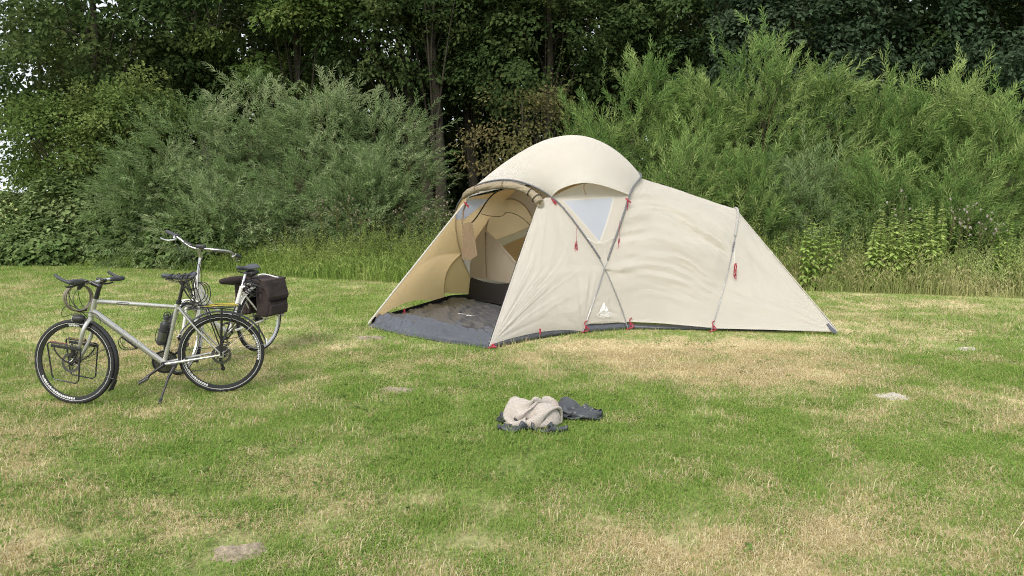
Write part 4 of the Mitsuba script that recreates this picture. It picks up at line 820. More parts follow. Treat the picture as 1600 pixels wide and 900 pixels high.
def frame_of(rear, front, lean):
    """Local bicycle frame (x forward, y to the rider's left, z up; rear contact at the origin) to the world."""
    h = unit(V(front[0] - rear[0], front[1] - rear[1], 0)); l = V(-h[1], h[0], 0); c, s_ = math.cos(lean), math.sin(lean)
    M = np.eye(4); M[:3, 0] = h; M[:3, 1] = l * c - V(0, 0, 1) * s_; M[:3, 2] = V(0, 0, 1) * c + l * s_; M[:3, 3] = [rear[0], rear[1], .0]
    return M
class Bike:
    def __init__(self, key, M): self.key, self.M = key, M
    def put(self, part, mesh, m, smooth=40, steer=False):
        if steer: mesh = transform(mesh, self.steer)
        return put(f'{self.key}__{part}', transform(mesh, self.M), m, smooth=smooth)
def rot_about(p, ax, a):
    M = np.eye(4); ax = unit(ax); K = np.array([[0, -ax[2], ax[1]], [ax[2], 0, -ax[0]], [-ax[1], ax[0], 0]])
    M[:3, :3] = np.eye(3) + math.sin(a) * K + (1 - math.cos(a)) * K @ K; M[:3, 3] = p - M[:3, :3] @ p; return M
def ring(c, r, n=72, ax=(0, 1, 0)):
    t = np.linspace(0, 2 * np.pi, n + 1)[:-1]; return V(*c) + np.stack([np.cos(t) * r, 0 * t, np.sin(t) * r], 1)
def wheel(b, part, c, steer, R=.345, tyre=.019, disc=True, deep=True, dec=None, gears=False):
    c = V(*c); rr_ = R - 2 * tyre + .004
    d = .026 if deep else .016
    prof = [(rr_ - d, -.006), (rr_ - d, .006), (rr_ - .004, .0115), (rr_ + .003, .0115), (rr_ + .001, .007), (rr_ + .001, -.007), (rr_ + .003, -.0115), (rr_ - .004, -.0115), (rr_ - d, -.006)]
    k = b.put(part, lathe(prof, c, (0, 1, 0), 72), 'black_metal' if deep else 'alloy', 30, steer)
    sub = k.split('__')[1]
    b.put(sub + '__tyre', tube(ring(c, R - tyre), tyre, 12, closed=True), 'rubber', True, steer)
    for s_ in (-1, 1): b.put(sub + '__reflective_stripe', tube(ring(c + V(0, s_ * (tyre - .0035), 0), R - tyre - .0115), .0017, 6, closed=True), 'reflective_white', True, steer)
    b.put(sub + '__hub', lathe([(0, -.055), (.009, -.055), (.011, -.045), (.028, -.037), (.028, -.033), (.016, -.028), (.014, 0), (.016, .028), (.028, .033), (.028, .037), (.011, .045), (.009, .055), (0, .055)], c, (0, 1, 0), 20), 'black_metal', 30, steer)
    sp = []
    for i in range(32):
        a = 2 * np.pi * i / 32; s_ = 1 if i % 2 else -1; o = a + (.55 if (i // 2) % 2 else -.55)
        sp.append(tube([c + V(math.cos(o) * .027, s_ * .035, math.sin(o) * .027), c + V(math.cos(a) * (rr_ - d), s_ * .002, math.sin(a) * (rr_ - d))], .0011, 4, cap=False))
    k2 = b.put(sub + '__spokes', join(*sp), 'steel_dark', True, steer); labels[k2] = {'kind': 'stuff'}
    if disc:
        t = np.linspace(0, 2 * np.pi, 49)[:-1]; prof = [(.058, .046), (.080, .046), (.080, .048), (.058, .048), (.058, .046)]
        arms = [rod(c + V(math.cos(q) * .02, .047, math.sin(q) * .02), c + V(math.cos(q + .4) * .06, .047, math.sin(q + .4) * .06), .004, sides=6) for q in np.arange(6) * np.pi / 3]
        b.put(sub + '__brake_disc', join(lathe(prof, c, (0, 1, 0), 40), *arms), 'steel_dark', 30, steer)
    if gears:
        cg = [lathe([(.014, -.020 - .0042 * i), (.050 - .0035 * i, -.020 - .0042 * i), (.050 - .0035 * i, -.0215 - .0042 * i), (.014, -.0215 - .0042 * i), (.014, -.020 - .0042 * i)], c, (0, 1, 0), 26) for i in range(8)]
        b.put(sub + '__gears', join(*cg), 'steel_dark', 30, steer)
    if dec:   # white slanted lettering marks on the rim wall
        ms = []
        for a0, a1 in dec:
            r_ = np.random.default_rng(3)
            for q in np.arange(a0, a1, .062 * np.sign(a1 - a0)):
                for s_ in (1,):
                    for dx, dr in ((0, .0), (.024, .3)):
                        w_ = r_.uniform(.014, .024); i0, i1 = rr_ - d + .0045, rr_ - .0055; y0 = .0135
                        if r_.random() < .5: i0 = i0 + (i1 - i0) * dr
                        aa = [q + dx, q + dx + w_, q + dx + w_ + .016, q + dx + .016]; rd_ = [i1, i1, i0, i0]
                        v = np.stack([c + V(math.cos(a) * r_2, y0 - (.0075 * (i1 - r_2) / d) * .75, math.sin(a) * r_2) for a, r_2 in zip(aa, rd_)]); ms.append((np.vstack([v, v]), np.array([[0, 1, 2], [0, 2, 3], [6, 5, 4], [7, 6, 4]])))
        labels[b.put(sub + '__rim_lettering', join(*ms), 'reflective_white', False, steer)] = {'kind': 'stuff'}
    return k
def guard(c, R, a0, a1, w=.026, n=40):
    """Mudguard: a shallow channel along an arc (angles measured from forward over the top)."""
    a = np.linspace(a0, a1, n); k = np.linspace(-1, 1, 7); A, K = np.meshgrid(a, k, indexing='ij'); r_ = R + .008 * (1 - K ** 2)
    P = V(*c) + np.stack([np.cos(A) * r_, K * w, np.sin(A) * r_], -1); Q = P - np.stack([np.cos(A), 0 * A, np.sin(A)], -1) * .0025
    return join(grid(P), grid(Q[:, ::-1]), grid(np.stack([P[:, 0], Q[:, 0]], 1)), grid(np.stack([Q[:, -1], P[:, -1]], 1)), grid(np.stack([Q[0], P[0]], 0)[:, ::-1]), grid(np.stack([P[-1], Q[-1]], 0)[:, ::-1]))
def saddle_mesh(c, length=.275, width=.155, tilt=0.0):
    u, v = np.meshgrid(np.linspace(0, 1, 34), np.linspace(0, 2 * np.pi, 21), indexing='ij')
    half = .020 + (width / 2 - .020) * smooth01((u - .38) / .5) ; half = half * np.sqrt(np.maximum(0, 1 - ((u - .5) / .5) ** 10)); top = .020 + .012 * np.cos(u * 5.5) + .014 * u
    x = length * (.5 - u); y = np.cos(v) * half; z = np.sin(v) * np.where(np.sin(v) > 0, .016, .030 - .008 * u) * np.sqrt(np.maximum(0, 1 - ((u - .5) / .5) ** 10)) + top - .02 - .014 * (np.abs(np.cos(v)) ** 2) * u
    P = np.stack([x, y, z + tilt * x], -1) + V(*c); return grid(P)
def smooth01(t): t = np.clip(t, 0, 1); return t * t * (3 - 2 * t)
def crank_set(b, bb, ang, rings, arm_mat, guard_mat=None):
    c = V(*bb)
    b.put('bottom_bracket', lathe([(0, -.062), (.012, -.062), (.012, -.04), (.023, -.038), (.023, .038), (.012, .04), (.012, .062), (0, .062)], c, (0, 1, 0), 20), 'black_metal')
    for i, r_ in enumerate(rings):
        y = -.048 + .007 * i; pts = []
        for j in range(72): pts.append((r_ + (.004 if j % 2 else 0)))
        t = np.linspace(0, 2 * np.pi, 73)[:-1]; o = np.stack([np.cos(t) * pts, 0 * t, np.sin(t) * pts], 1); inn = np.stack([np.cos(t), 0 * t, np.sin(t)], 1) * (r_ - .018)
        P = np.stack([inn + V(0, y, 0), o + V(0, y, 0), o + V(0, y + .003, 0), inn + V(0, y + .003, 0)], 1); P = np.concatenate([P, P[:, :1]], 1); P = np.concatenate([P, P[:1]], 0)
        k = b.put('chainring', transform(grid(P), np.block([[np.eye(3), c[:, None]], [np.zeros((1, 3)), np.ones((1, 1))]])), 'steel_dark' if i else 'black_metal', False)
    sp = [rod(c + V(0, -.045, 0), c + V(math.cos(q) * (rings[0] - .012), -.045, math.sin(q) * (rings[0] - .012)), .007, .005, 8) for q in np.arange(5) * 2 * np.pi / 5 + ang]
    b.put('chainring_spider', join(*sp), arm_mat)
    if guard_mat: b.put('chain_guard_disc', lathe([(rings[0] - .03, -.054), (rings[0] + .008, -.054), (rings[0] + .008, -.052), (rings[0] - .03, -.052), (rings[0] - .03, -.054)], c, (0, 1, 0), 40), guard_mat, 30)
    for s_ in (1, -1):
        e = c + V(math.cos(ang) * .17 * s_, .078 * s_, math.sin(ang) * .17 * s_)
        k = b.put('crank_arm', hull([c + V(0, .060 * s_, 0), e], [.014, .010], 12), arm_mat)
        pc = e + V(0, .05 * s_, 0)
        pm = join(rod(e, e + V(0, .095 * s_, 0), .006), *[rbox(pc + V(dx, 0, 0), (.012, .085, .018), .004) for dx in (-.038, .038)], rbox(pc + V(0, .036 * s_, 0), (.07, .01, .02), .003), rbox(pc + V(0, -.03 * s_, 0), (.07, .01, .02), .003))
        b.put('pedal', transform(pm, rot_about(e, V(0, 1, 0), .5)), 'steel_dark')
def chain(b, bb, cr, rear, gr):
    c = V(*bb); y = -.04; t = np.linspace(np.pi * .5, -np.pi * .5, 16)
    up = V(rear[0], y, rear[2] + gr); lo = V(rear[0] + .02, y, rear[2] - .15)
    pts = [up] + [c + V(math.cos(a) * cr, y, math.sin(a) * cr) for a in t] + [lo + V(0, 0, 0)]
    P = resample(np.array(pts), 150); b.put('chain', tube(P, np.where(np.arange(150) % 2, .0045, .0030), 5), 'steel_dark', False)

# --- silver trekking bicycle
B1 = Bike('silver_bicycle', frame_of((-2.475, 6.235), (-3.54, 5.90), math.radians(4)))
lab(B1.key, 'silver trekking bicycle with black mudguards standing in front on its kickstand', 'bicycle')
RA, FA1, BB = V(0, 0, .342), V(1.11, 0, .342), V(.452, 0, .285)
SC, HT, HB = V(.318, 0, .765), V(.915, 0, .855), V(.962, 0, .715)
B1.steer = rot_about(HB, HT - HB, math.radians(-24))
tubes = [rod(HB, HT, .021, .022, 16), rod(HT * .86 + HB * .14, SC - V(0, 0, .008), .0185, .016, 16), rod(HT * .30 + HB * .70, BB, .027, .024, 18), rod(BB, SC + V(-.004, 0, .03), .0175, .0175, 16), rod(BB - V(0, .035, 0), BB + V(0, .035, 0), .025, sides=18)]
for s_ in (1, -1):
    tubes += [tube(spline([BB + V(-.01, s_ * .03, 0), V(.25, s_ * .048, .31), RA + V(.01, s_ * .066, 0)], 10), np.linspace(.013, .009, 10), 10), tube(spline([SC + V(-.005, s_ * .014, -.01), V(.2, s_ * .05, .60), RA + V(.005, s_ * .066, .012)], 10), np.linspace(.010, .008, 10), 10), rbox(RA + V(0, s_ * .066, 0), (.04, .008, .045), .004)]
B1.put('frame', join(*tubes), 'frame_silver')
# faint marks along the tubes
dt0, dt1 = HT * .30 + HB * .70, BB; dv = unit(dt1 - dt0); dn = np.cross(dv, V(0, 1, 0)); ms = []
rk = np.random.default_rng(9)
for i in range(9):
    a = dt0 + dv * (.13 + .035 * i + (.03 if i > 4 else 0))
    for q in (-.9, -.1, .55):
        if rk.random() < .8: ms.append(tube([a + V(0, .0268 * math.cos(q), 0) + dn * .0268 * math.sin(q), a + dv * rk.uniform(.012, .028) + V(0, .0262 * math.cos(q + .5), 0) + dn * .0262 * math.sin(q + .5)], .0016, 4))
B1.put('frame__lettering', join(*ms), 'grey_print')
tt0, tt1 = HT * .86 + HB * .14, SC; tv_ = unit(tt1 - tt0); tn_ = np.cross(tv_, V(0, 1, 0)); th = np.linspace(0, 2 * np.pi, 31)[:-1]
B1.put('frame__badge', tube(np.stack([tt0 + tv_ * (.20 + .045 * math.cos(a)) + V(0, .0185, 0) + tn_ * .0085 * math.sin(a) for a in th]), .0019, 5, closed=True), 'black_plastic')
wheel(B1, 'rear_wheel', RA, False, dec=[(-.15, -1.15), (2.6, 3.4)], gears=True); wheel(B1, 'front_wheel', FA1, True, dec=[(-.45, -1.6), (1.45, 1.75)])
fk = [rod(HB + V(.0, 0, -.005), HB + V(.008, 0, -.045), .020, .024, 14)]
for s_ in (1, -1): fk.append(tube(spline([HB + V(.006, s_ * .012, -.035), HB + V(.016, s_ * .048, -.075), HB + V(.055, s_ * .054, -.2), FA1 + V(0, s_ * .056, 0)], 16), np.linspace(.018, .012, 16), 12))
B1.put('fork', join(*fk), 'frame_silver', 40, True)
B1.put('brake_calliper', join(rbox(FA1 + V(-.03, .06, .09), (.03, .025, .06), .006), rbox(FA1 + V(-.015, .062, .06), (.03, .02, .04), .006)), 'black_metal', 40, True)
BC = HT + unit(HT - HB) * .135 + V(.075, 0, .0)
B1.put('stem', join(rod(HT, HT + unit(HT - HB) * .115, .0175, sides=14), hull([HT + unit(HT - HB) * .105, BC], [.020, .019], 12)), 'black_metal', 40, True)
hb = spline([BC + V(-.05, .31, .02), BC + V(-.03, .2, .018), BC + V(-.005, .1, .012), BC + V(0, .04, 0), BC, BC + V(0, -.04, 0), BC + V(-.005, -.1, .012), BC + V(-.03, -.2, .018), BC + V(-.05, -.31, .02)], 40)
B1.put('handlebar', tube(hb, .0135, 12), 'alloy', True, True)
for s_ in (1, -1):
    g = spline([BC + V(-.030, s_ * .185, .018), BC + V(-.04, s_ * .25, .02), BC + V(-.052, s_ * .315, .02)], 12)
    k = B1.put('grip', tube(g, [.0145, .019, .020, .020, .020, .0205, .021, .022, .023, .022, .02, .018], 14), 'dark_grip', True, True)
    e = BC + V(-.052, s_ * .322, .02)
    B1.put('bar_end', join(hull([e, e + V(.022, s_ * .004, .005)], [.019, .016], 10), tube(spline([e + V(.01, 0, 0), e + V(.06, s_ * .004, .018), e + V(.125, -s_ * .005, .055)], 10), .0125, 10)), 'dark_grip', 40, True)
    B1.put('brake_lever', join(hull([BC + V(-.015, s_ * .14, .012), BC + V(.03, s_ * .16, -.012)], [.019, .012], 10), tube(spline([BC + V(.03, s_ * .16, -.012), BC + V(.035, s_ * .22, -.022), BC + V(.012, s_ * .29, -.012)], 12), np.linspace(.009, .006, 12), 8)), 'black_metal', 40, True)
    B1.put('gear_shifter', join(hull([BC + V(0, s_ * .115, .0), BC + V(.02, s_ * .125, -.035)], [.022, .016], 10), hull([BC + V(-.03, s_ * .10, .02), BC + V(.02, s_ * .10, .028)], [.010, .012], 8)), 'black_plastic', 40, True)
cb = [tube(spline([BC + V(.035, s_ * .15, -.012), BC + V(.15, s_ * .07, -.04), BC + V(.17, s_ * .01, -.15), HB + V(.06, s_ * .02, .0), HB + V(.03, s_ * .03, -.10)], 24), .0028, 6) for s_ in (1, -1)]
cb += [tube(spline([BC + V(.02, .12, -.03), BC + V(.13, -.02, -.10), BC + V(.10, -.04, -.2), HB + V(.02, -.03, .05), HB + V(-.06, -.02, -.03)], 24), .0026, 6), tube(spline([BC + V(.02, -.12, -.03), BC + V(.16, .05, -.10), BC + V(.12, .05, -.22), HB + V(-.02, .03, .03), HB + V(-.1, .028, -.06)], 24), .0026, 6), tube(spline([BC + V(.1, .06, -.2), BC + V(.2, .08, -.22), BC + V(.22, .05, -.27), BC + V(.14, .03, -.25), HB + V(.06, .03, -.02)], 24), .0026, 6)]
B1.put('brake_cables', join(*cb), 'black_plastic', True, True)
B1.put('headlight', join(lathe([(0, -.055), (.018, -.052), (.030, -.03), (.033, .01), (.033, .03), (.028, .035), (0, .033)], HB + V(.095, .02, -.02), (1, 0, -.08), 20), rod(HB + V(.03, 0, -.04), HB + V(.08, .015, -.03), .007)), 'black_plastic', 40, True)
B1.put('headlight__lens', lathe([(0, .0355), (.026, .0355), (.026, .039), (0, .041)], HB + V(.095, .02, -.02), (1, 0, -.08), 20), 'reflective_white', 40, True)
B1.put('front_mudguard', guard(FA1, .362, 1.75, 3.62), 'black_plastic', 40, True)
B1.put('front_mudguard__flap', hull([FA1 + V(math.cos(3.55) * .368, .018, math.sin(3.55) * .368), FA1 + V(math.cos(3.55) * .368, -.018, math.sin(3.55) * .368), FA1 + V(math.cos(3.78) * .372, .026, math.sin(3.78) * .372), FA1 + V(math.cos(3.78) * .372, -.026, math.sin(3.78) * .372)], .007), 'rubber', 40, True)
B1.put('front_mudguard__stay', join(*[tube([FA1 + V(0, s_ * .062, 0), FA1 + V(math.cos(a) * .366, s_ * .028, math.sin(a) * .366)], .0024, 5) for s_ in (1, -1) for a in (2.75, 3.5)]), 'steel_dark', True, True)
B1.put('rear_mudguard', guard(RA, .364, .12, 3.05, n=60)[:2] if False else guard(RA, .364, .55, 3.0, n=60), 'black_plastic')
B1.put('rear_mudguard__reflector', rbox(RA + V(math.cos(2.93) * .374, 0, math.sin(2.93) * .374), (.012, .05, .05), .004), 'reflective_white')
B1.put('rear_mudguard__stay', join(*[tube([RA + V(0, s_ * .07, 0), RA + V(math.cos(a) * .367, s_ * .028, math.sin(a) * .367)], .0024, 5) for s_ in (1, -1) for a in (2.4, 2.95)]), 'steel_dark')
for s_ in (1, -1):   # low front racks at each side of the wheel
    o = FA1 + V(0, s_ * .105, 0)
    lp = spline([o + V(.12, 0, .17), o + V(-.12, 0, .13)], 8)
    loop = np.array([o + V(*p) for p in ((.145, 0, .165), (.15, .004 * s_, .15), (.12, 0, -.10), (.105, 0, -.125), (-.075, 0, -.155), (-.10, 0, -.135), (-.125, 0, .10), (-.13, 0, .125), (-.115, 0, .135), (.13, 0, .17))])
    B1.put('front_rack', join(tube(loop, .0062, 8, closed=True), rbox(o + V(.0, 0, .130), (.25, .008, .024), .003, rot_about(V(0, 0, 0), V(0, 1, 0), -.13)[:3, :3]), tube(spline([o + V(.1, 0, .13), o + V(.04, -s_ * .02, .03), FA1 + V(0, s_ * .07, .0)], 10), .0055, 8), tube(spline([o + V(-.1, 0, .10), o + V(-.05, -s_ * .02, .03), FA1 + V(0, s_ * .07, .0)], 10), .0055, 8), tube([o + V(-.04, 0, .14), FA1 + V(-.05, s_ * .055, .18)], .005, 8)), 'black_metal', 40, True)
    B1.put('front_rack__top_rail', tube([o + V(.13, s_ * .002, .182), o + V(-.02, s_ * .002, .158)], .0034, 6), 'rail_red', True, True)
SP = SC + unit(SC - BB) * .205
B1.put('seatpost', join(rod(SC + unit(SC - BB) * .02, SP, .0136, sides=14), rod(SP + V(-.03, 0, .005), SP + V(.03, 0, .005), .012), lathe([(.0155, -.01), (.022, -.01), (.022, .02), (.0155, .02)], SC + unit(SC - BB) * .03, unit(SC - BB), 16)), 'black_metal')
B1.put('saddle', saddle_mesh(SP + V(.03, 0, .055)), 'saddle_grey', True)
B1.put('saddle__rails', join(*[tube(spline([SP + V(.135, s_ * .012, .045), SP + V(.07, s_ * .022, .014), SP + V(-.03, s_ * .022, .014), SP + V(-.09, s_ * .04, .045)], 14), .0036, 6) for s_ in (1, -1)]), 'steel_dark')
crank_set(B1, BB, math.radians(-34), (.098, .078, .058), 'black_metal'); chain(B1, BB, .098, RA, .04)
B1.put('rear_derailleur', join(hull([RA + V(.005, -.06, -.03), RA + V(.02, -.075, -.07)], [.014, .014], 8), hull([RA + V(.02, -.058, -.075), RA + V(.0, -.058, -.15)], [.012, .011], 8), lathe([(0, -.004), (.018, -.004), (.018, .004), (0, .004)], RA + V(.0, -.05, -.152), (0, 1, 0), 12)), 'black_metal')
kb = BB + V(-.09, .045, -.01)
B1.put('kickstand', join(rbox(kb + V(.01, -.01, .0), (.05, .06, .03), .006), hull([kb, kb + V(.055, .05, -.09)], [.017, .011], 10), hull([kb + V(.05, .048, -.08), kb + V(.105, .15, -.235)], [.010, .008], 10), hull([kb + V(.105, .15, -.235), kb + V(.112, .165, -.262)], [.013, .015], 8)), 'black_plastic')
# rear rack
rt = RA + V(0, 0, .405)
rk_ = [tube(np.vstack([spline([rt + V(.24, s_ * .03, -.005), rt + V(.20, s_ * .058, 0), rt + V(0, s_ * .062, .0), rt + V(-.15, s_ * .058, .005)], 14), [rt + V(-.165, s_ * .03, .005)]]), .0052, 8) for s_ in (1, -1)]
rk_ += [tube([rt + V(x_, -.06, 0), rt + V(x_, .06, 0)], .0042, 6) for x_ in (.2, .09, -.03, -.165)] + [tube([rt + V(.24, .0, -.005), rt + V(-.15, 0, .004)], .0042, 6), tube([rt + V(.24, 0, -.005), SC + V(-.02, 0, -.05)], .005, 6)]
for s_ in (1, -1): rk_ += [tube([rt + V(x_, s_ * .062, 0), RA + V(.0, s_ * .085, .06)], .0052, 8) for x_ in (.10, -.02, -.13)] + [tube([RA + V(0, s_ * .085, .065), RA + V(0, s_ * .08, .0)], .007, 8), tube([rt + V(.0, s_ * .064, -.03), rt + V(-.17, s_ * .07, -.06), rt + V(-.13, s_ * .085, -.15), RA + V(-.01, s_ * .09, .12)], .0045, 8)]
B1.put('rear_rack', join(*rk_), 'black_metal')
for s_, a, c_ in ((1, .13, -.15), (-1, .10, -.12)): B1.put('rack_strap', tube([rt + V(a - .02, s_ * .03, .012), rt + V(0, s_ * .034, .018), rt + V(c_, s_ * .03, .014)], .0052, 6), 'strap_yellow')
B1.put('bottle_cage', join(*[tube(spline([q + dn * 0 for q in (dt0 + dv * .30 + V(0, s_ * .012, 0) - dn * -.03, dt0 + dv * .30 + V(0, s_ * .034, 0) - dn * -.06, dt0 + dv * .36 + V(0, s_ * .036, 0) - dn * -.095, dt0 + dv * .42 + V(0, s_ * .02, 0) - dn * -.06, dt0 + dv * .45 + V(0, s_ * .012, 0) - dn * -.03)], 24), .0032, 6) for s_ in (1, -1)], rbox(dt0 + dv * .37 + dn * .031, (.15, .022, .012), .004, np.stack([dv, V(0, 1, 0), dn], 1))), 'black_plastic')
sv = unit(SC - BB); sn_ = V(sv[2], 0, -sv[0])
c0 = BB + sv * .155 + sn_ * .062
B1.put('bottle_cage', join(tube(spline([c0 + sv * -.005 - sn_ * .04, c0 + sv * -.006 + sn_ * .02, c0 + sv * .03 + sn_ * .045, c0 + sv * .12 + sn_ * .043], 20), .003, 6), tube(np.stack([c0 + sv * .12 + (sn_ * math.cos(a) + V(0, 1, 0) * math.sin(a)) * .042 for a in np.linspace(-2.7, 2.7, 24)]), .003, 6), tube([c0 - sn_ * .042 - sv * .01, c0 - sn_ * .042 + sv * .15], .007, 6)), 'black_plastic')
lab('water_bottle', 'black water bottle in the cage of the silver bicycle', 'bottle')
BT = Bike('water_bottle', B1.M)
BT.put('body', lathe([(0, 0), (.032, 0), (.0365, .006), (.0365, .13), (.036, .135), (.0365, .14), (.0365, .17), (.030, .19), (.021, .20), (.021, .21)], c0, sv, 26), 'black_plastic')
BT.put('label_band', lathe([(.0368, .03), (.0371, .031), (.0371, .105), (.0368, .106)], c0, sv, 26), 'steel_dark')
BT.put('cap', join(lathe([(.023, .212), (.024, .214), (.024, .242), (.018, .25), (.012, .252), (.011, .262), (0, .264)], c0, sv, 22), tube(spline([c0 + sv * .235 - sn_ * .022, c0 + sv * .272 - sn_ * .016, c0 + sv * .28, c0 + sv * .272 + sn_ * .016, c0 + sv * .235 + sn_ * .022], 20), .0045, 8)), 'black_plastic')
BT.put('cap__ring', lathe([(.0215, .206), (.0245, .207), (.0245, .211), (.0215, .212)], c0, sv, 22), 'alloy')
# cable lock coiled in front of the handlebar
lab('coiled_cable_lock', 'beige coiled cable lock hanging in front of the silver handlebar', 'cable lock')
th = np.linspace(0, 2 * np.pi * 3.15, 150); lc = transform((np.array([BC + V(.06, .08, -.115)]), None), B1.steer)[0][0]
hx, hy = unit(V(.80, .55, 0)), V(0, 0, 1); hn_ = np.cross(hx, hy)
CL = Bike('coiled_cable_lock', B1.M)
CL.put('cable', tube(lc + (np.cos(th) * (.098 + .006 * np.sin(th * .7)))[:, None] * hx + (np.sin(th) * (.104 + .005 * np.cos(th * .45)))[:, None] * hy + (th / 20 * .034 - .016)[:, None] * hn_, .0058, 8), 'cable_beige', True)
CL.put('lock_barrel', rod(lc + V(.02, .0, -.108), lc - hx * .055 + V(0, 0, -.104), .012), 'black_plastic')
# tangle of black cord round the saddle
lab('black_cord_tangle', 'tangle of black elastic cord wound over and hanging below the silver bicycle saddle', 'cord')
r = np.random.default_rng(21); ms = []
s0 = SP + V(-.04, 0, .06)
for i in range(7):
    q = s0 + V(r.uniform(-.06, .02), r.uniform(.02, .07), 0); dn_ = r.uniform(.08, .26); w_ = r.uniform(.02, .06)
    ms.append(tube(spline([q + V(-w_ * .4, -.02, .01), q + V(-w_, .03, -dn_ * .5), q + V(-w_ * .3 - r.uniform(.0, .05), .03, -dn_), q + V(w_ * .6, .035, -dn_ * .6), q + V(w_ * .4, 0, .012)], 26), .0038, 6))
for x_ in (-.045, .01, .055, .10): 
    t = np.linspace(0, 2 * np.pi, 25)[:-1]; w_ = .07 if x_ < .0 else .05 - .2 * max(x_ - .03, 0)
    ms.append(tube(SP + np.stack([x_ + .03 * np.cos(t + 1), np.cos(t) * w_ * 1.08, .052 + .012 * (x_ < 0) + np.sin(t) * .024], 1), .0036, 6, closed=True))
for i in range(3):
    ms.append(tube(spline([s0 + V(-.07, .03, -.06), s0 + V(-.12 - .02 * i, .05, -.10), s0 + V(-.11, .04, -.19 - .03 * i), s0 + V(-.05, .03, -.23), SC + V(-.03, .025, .02)], 24), .0038, 6))
put('black_cord_tangle', transform(join(*ms), B1.M), 'black_plastic', smooth=True)

# --- pale low step bicycle behind
B2 = Bike('white_bicycle', frame_of((-2.72, 7.90), (-3.13, 6.87), math.radians(1)))
lab(B2.key, 'cream white low step bicycle with high handlebar standing behind the silver one', 'bicycle')
BB2, SC2, HT2, HB2 = V(.45, 0, .29), V(.262, 0, .70), V(.84, 0, .92), V(.895, 0, .70)
B2.steer = rot_about(HB2, HT2 - HB2, math.radians(20))
F2 = V(1.10, 0, .342)
tubes = [rod(HB2, HT2, .022, sides=16), tube(spline([HT2 * .4 + HB2 * .6, V(.74, 0, .53), V(.60, 0, .36), BB2], 18), np.linspace(.031, .028, 18), 16), rod(BB2, SC2 + V(-.01, 0, .03), .0195, sides=16), rod(BB2 - V(0, .035, 0), BB2 + V(0, .035, 0), .026, sides=18), tube(spline([HT2 * .75 + HB2 * .25, V(.70, 0, .62), V(.50, 0, .47), BB2 + (SC2 - BB2) * .4], 18), .016, 14)]
for s_ in (1, -1): tubes += [rod(BB2 + V(-.01, s_ * .03, 0), RA + V(.01, s_ * .068, 0), .013, .010), rod(SC2 + V(-.005, s_ * .014, -.03), RA + V(.005, s_ * .068, .012), .010, .008)]
B2.put('frame', join(*tubes), 'frame_white')
wheel(B2, 'rear_wheel', RA, False, disc=False, deep=False, gears=True); wheel(B2, 'front_wheel', F2, True, disc=False, deep=False)
fk = [rod(HB2, HB2 + V(.01, 0, -.04), .022, .026, 14)]
for s_ in (1, -1): fk.append(tube(spline([HB2 + V(.006, s_ * .012, -.03), HB2 + V(.02, s_ * .05, -.075), HB2 + V(.07, s_ * .056, -.2), F2 + V(0, s_ * .058, 0)], 16), np.linspace(.017, .011, 16), 12))
B2.put('fork', join(*fk), 'frame_white', 40, True)
B2.put('front_mudguard', guard(F2, .363, 1.1, 3.7, w=.030), 'frame_white', 40, True)
B2.put('front_mudguard__flap', hull([F2 + V(math.cos(3.6) * .367, y_, math.sin(3.6) * .367) for y_ in (-.024, .024)] + [F2 + V(math.cos(4.0) * .385, y_, math.sin(4.0) * .385) for y_ in (-.032, .032)], .006), 'rubber', 40, True)
B2.put('rear_mudguard', guard(RA, .364, .6, 3.2, n=60, w=.03), 'frame_white')
B2.put('rear_mudguard__stay', join(*[tube([RA + V(0, s_ * .07, 0), RA + V(math.cos(a) * .367, s_ * .03, math.sin(a) * .367)], .003, 5) for s_ in (1, -1) for a in (2.5, 3.1)]), 'steel_dark')
BC2 = V(.845, 0, 1.165)
B2.put('stem', join(rod(HT2, V(.80, 0, 1.09), .0155, .0145, 14), hull([V(.80, 0, 1.08), BC2], [.019, .019], 12)), 'alloy', 40, True)
barR = [BC2, BC2 + V(.0, -.08, .01), BC2 + V(-.01, -.17, .06), BC2 + V(-.03, -.25, .10), BC2 + V(-.05, -.345, .13)]
barL = [BC2, BC2 + V(.0, .08, .004), BC2 + V(-.005, .20, .005), BC2 + V(-.05, .265, -.005), BC2 + V(-.14, .295, -.04), BC2 + V(-.23, .31, -.07)]
B2.put('handlebar', join(tube(spline(barR, 24), .0125, 12), tube(spline(barL, 30), .0125, 12)), 'alloy_dull', 40, True)
B2.put('grip', tube(spline(barR[-2:], 8, False), [.016, .018, .018, .018, .018, .018, .018, .016], 12), 'dark_grip', 40, True)
B2.put('grip', tube(spline(barL[-2:], 8, False), [.016, .018, .018, .018, .018, .018, .018, .016], 12), 'dark_grip', 40, True)
B2.put('display', rbox(BC2 + V(-.01, .015, .02), (.06, .09, .04), .012), 'black_plastic', 40, True)
B2.put('gear_shifter', join(hull([barR[2] + V(.0, .03, -.012), barR[2] + V(.01, .10, -.035)], [.018, .014], 8), hull([barR[3] + V(0, .03, 0), barR[3]], .021, 10)), 'black_plastic', 40, True)
for q, s_ in ((barR[3], -1), (barL[4], 1)):
    B2.put('brake_lever', join(hull([q, q + V(.03, -s_ * .01, -.02)], [.016, .011], 8), tube(spline([q + V(.03, -s_ * .03, -.03), q + V(.055, s_ * .02, -.045), q + V(.03, s_ * .12, -.035)] if s_ < 0 else [q + V(.0, -.01, -.02), q + V(-.04, -.02, -.05), q + V(-.11, -.0, -.075)], 12), np.linspace(.009, .006, 12), 8)), 'alloy', 40, True)
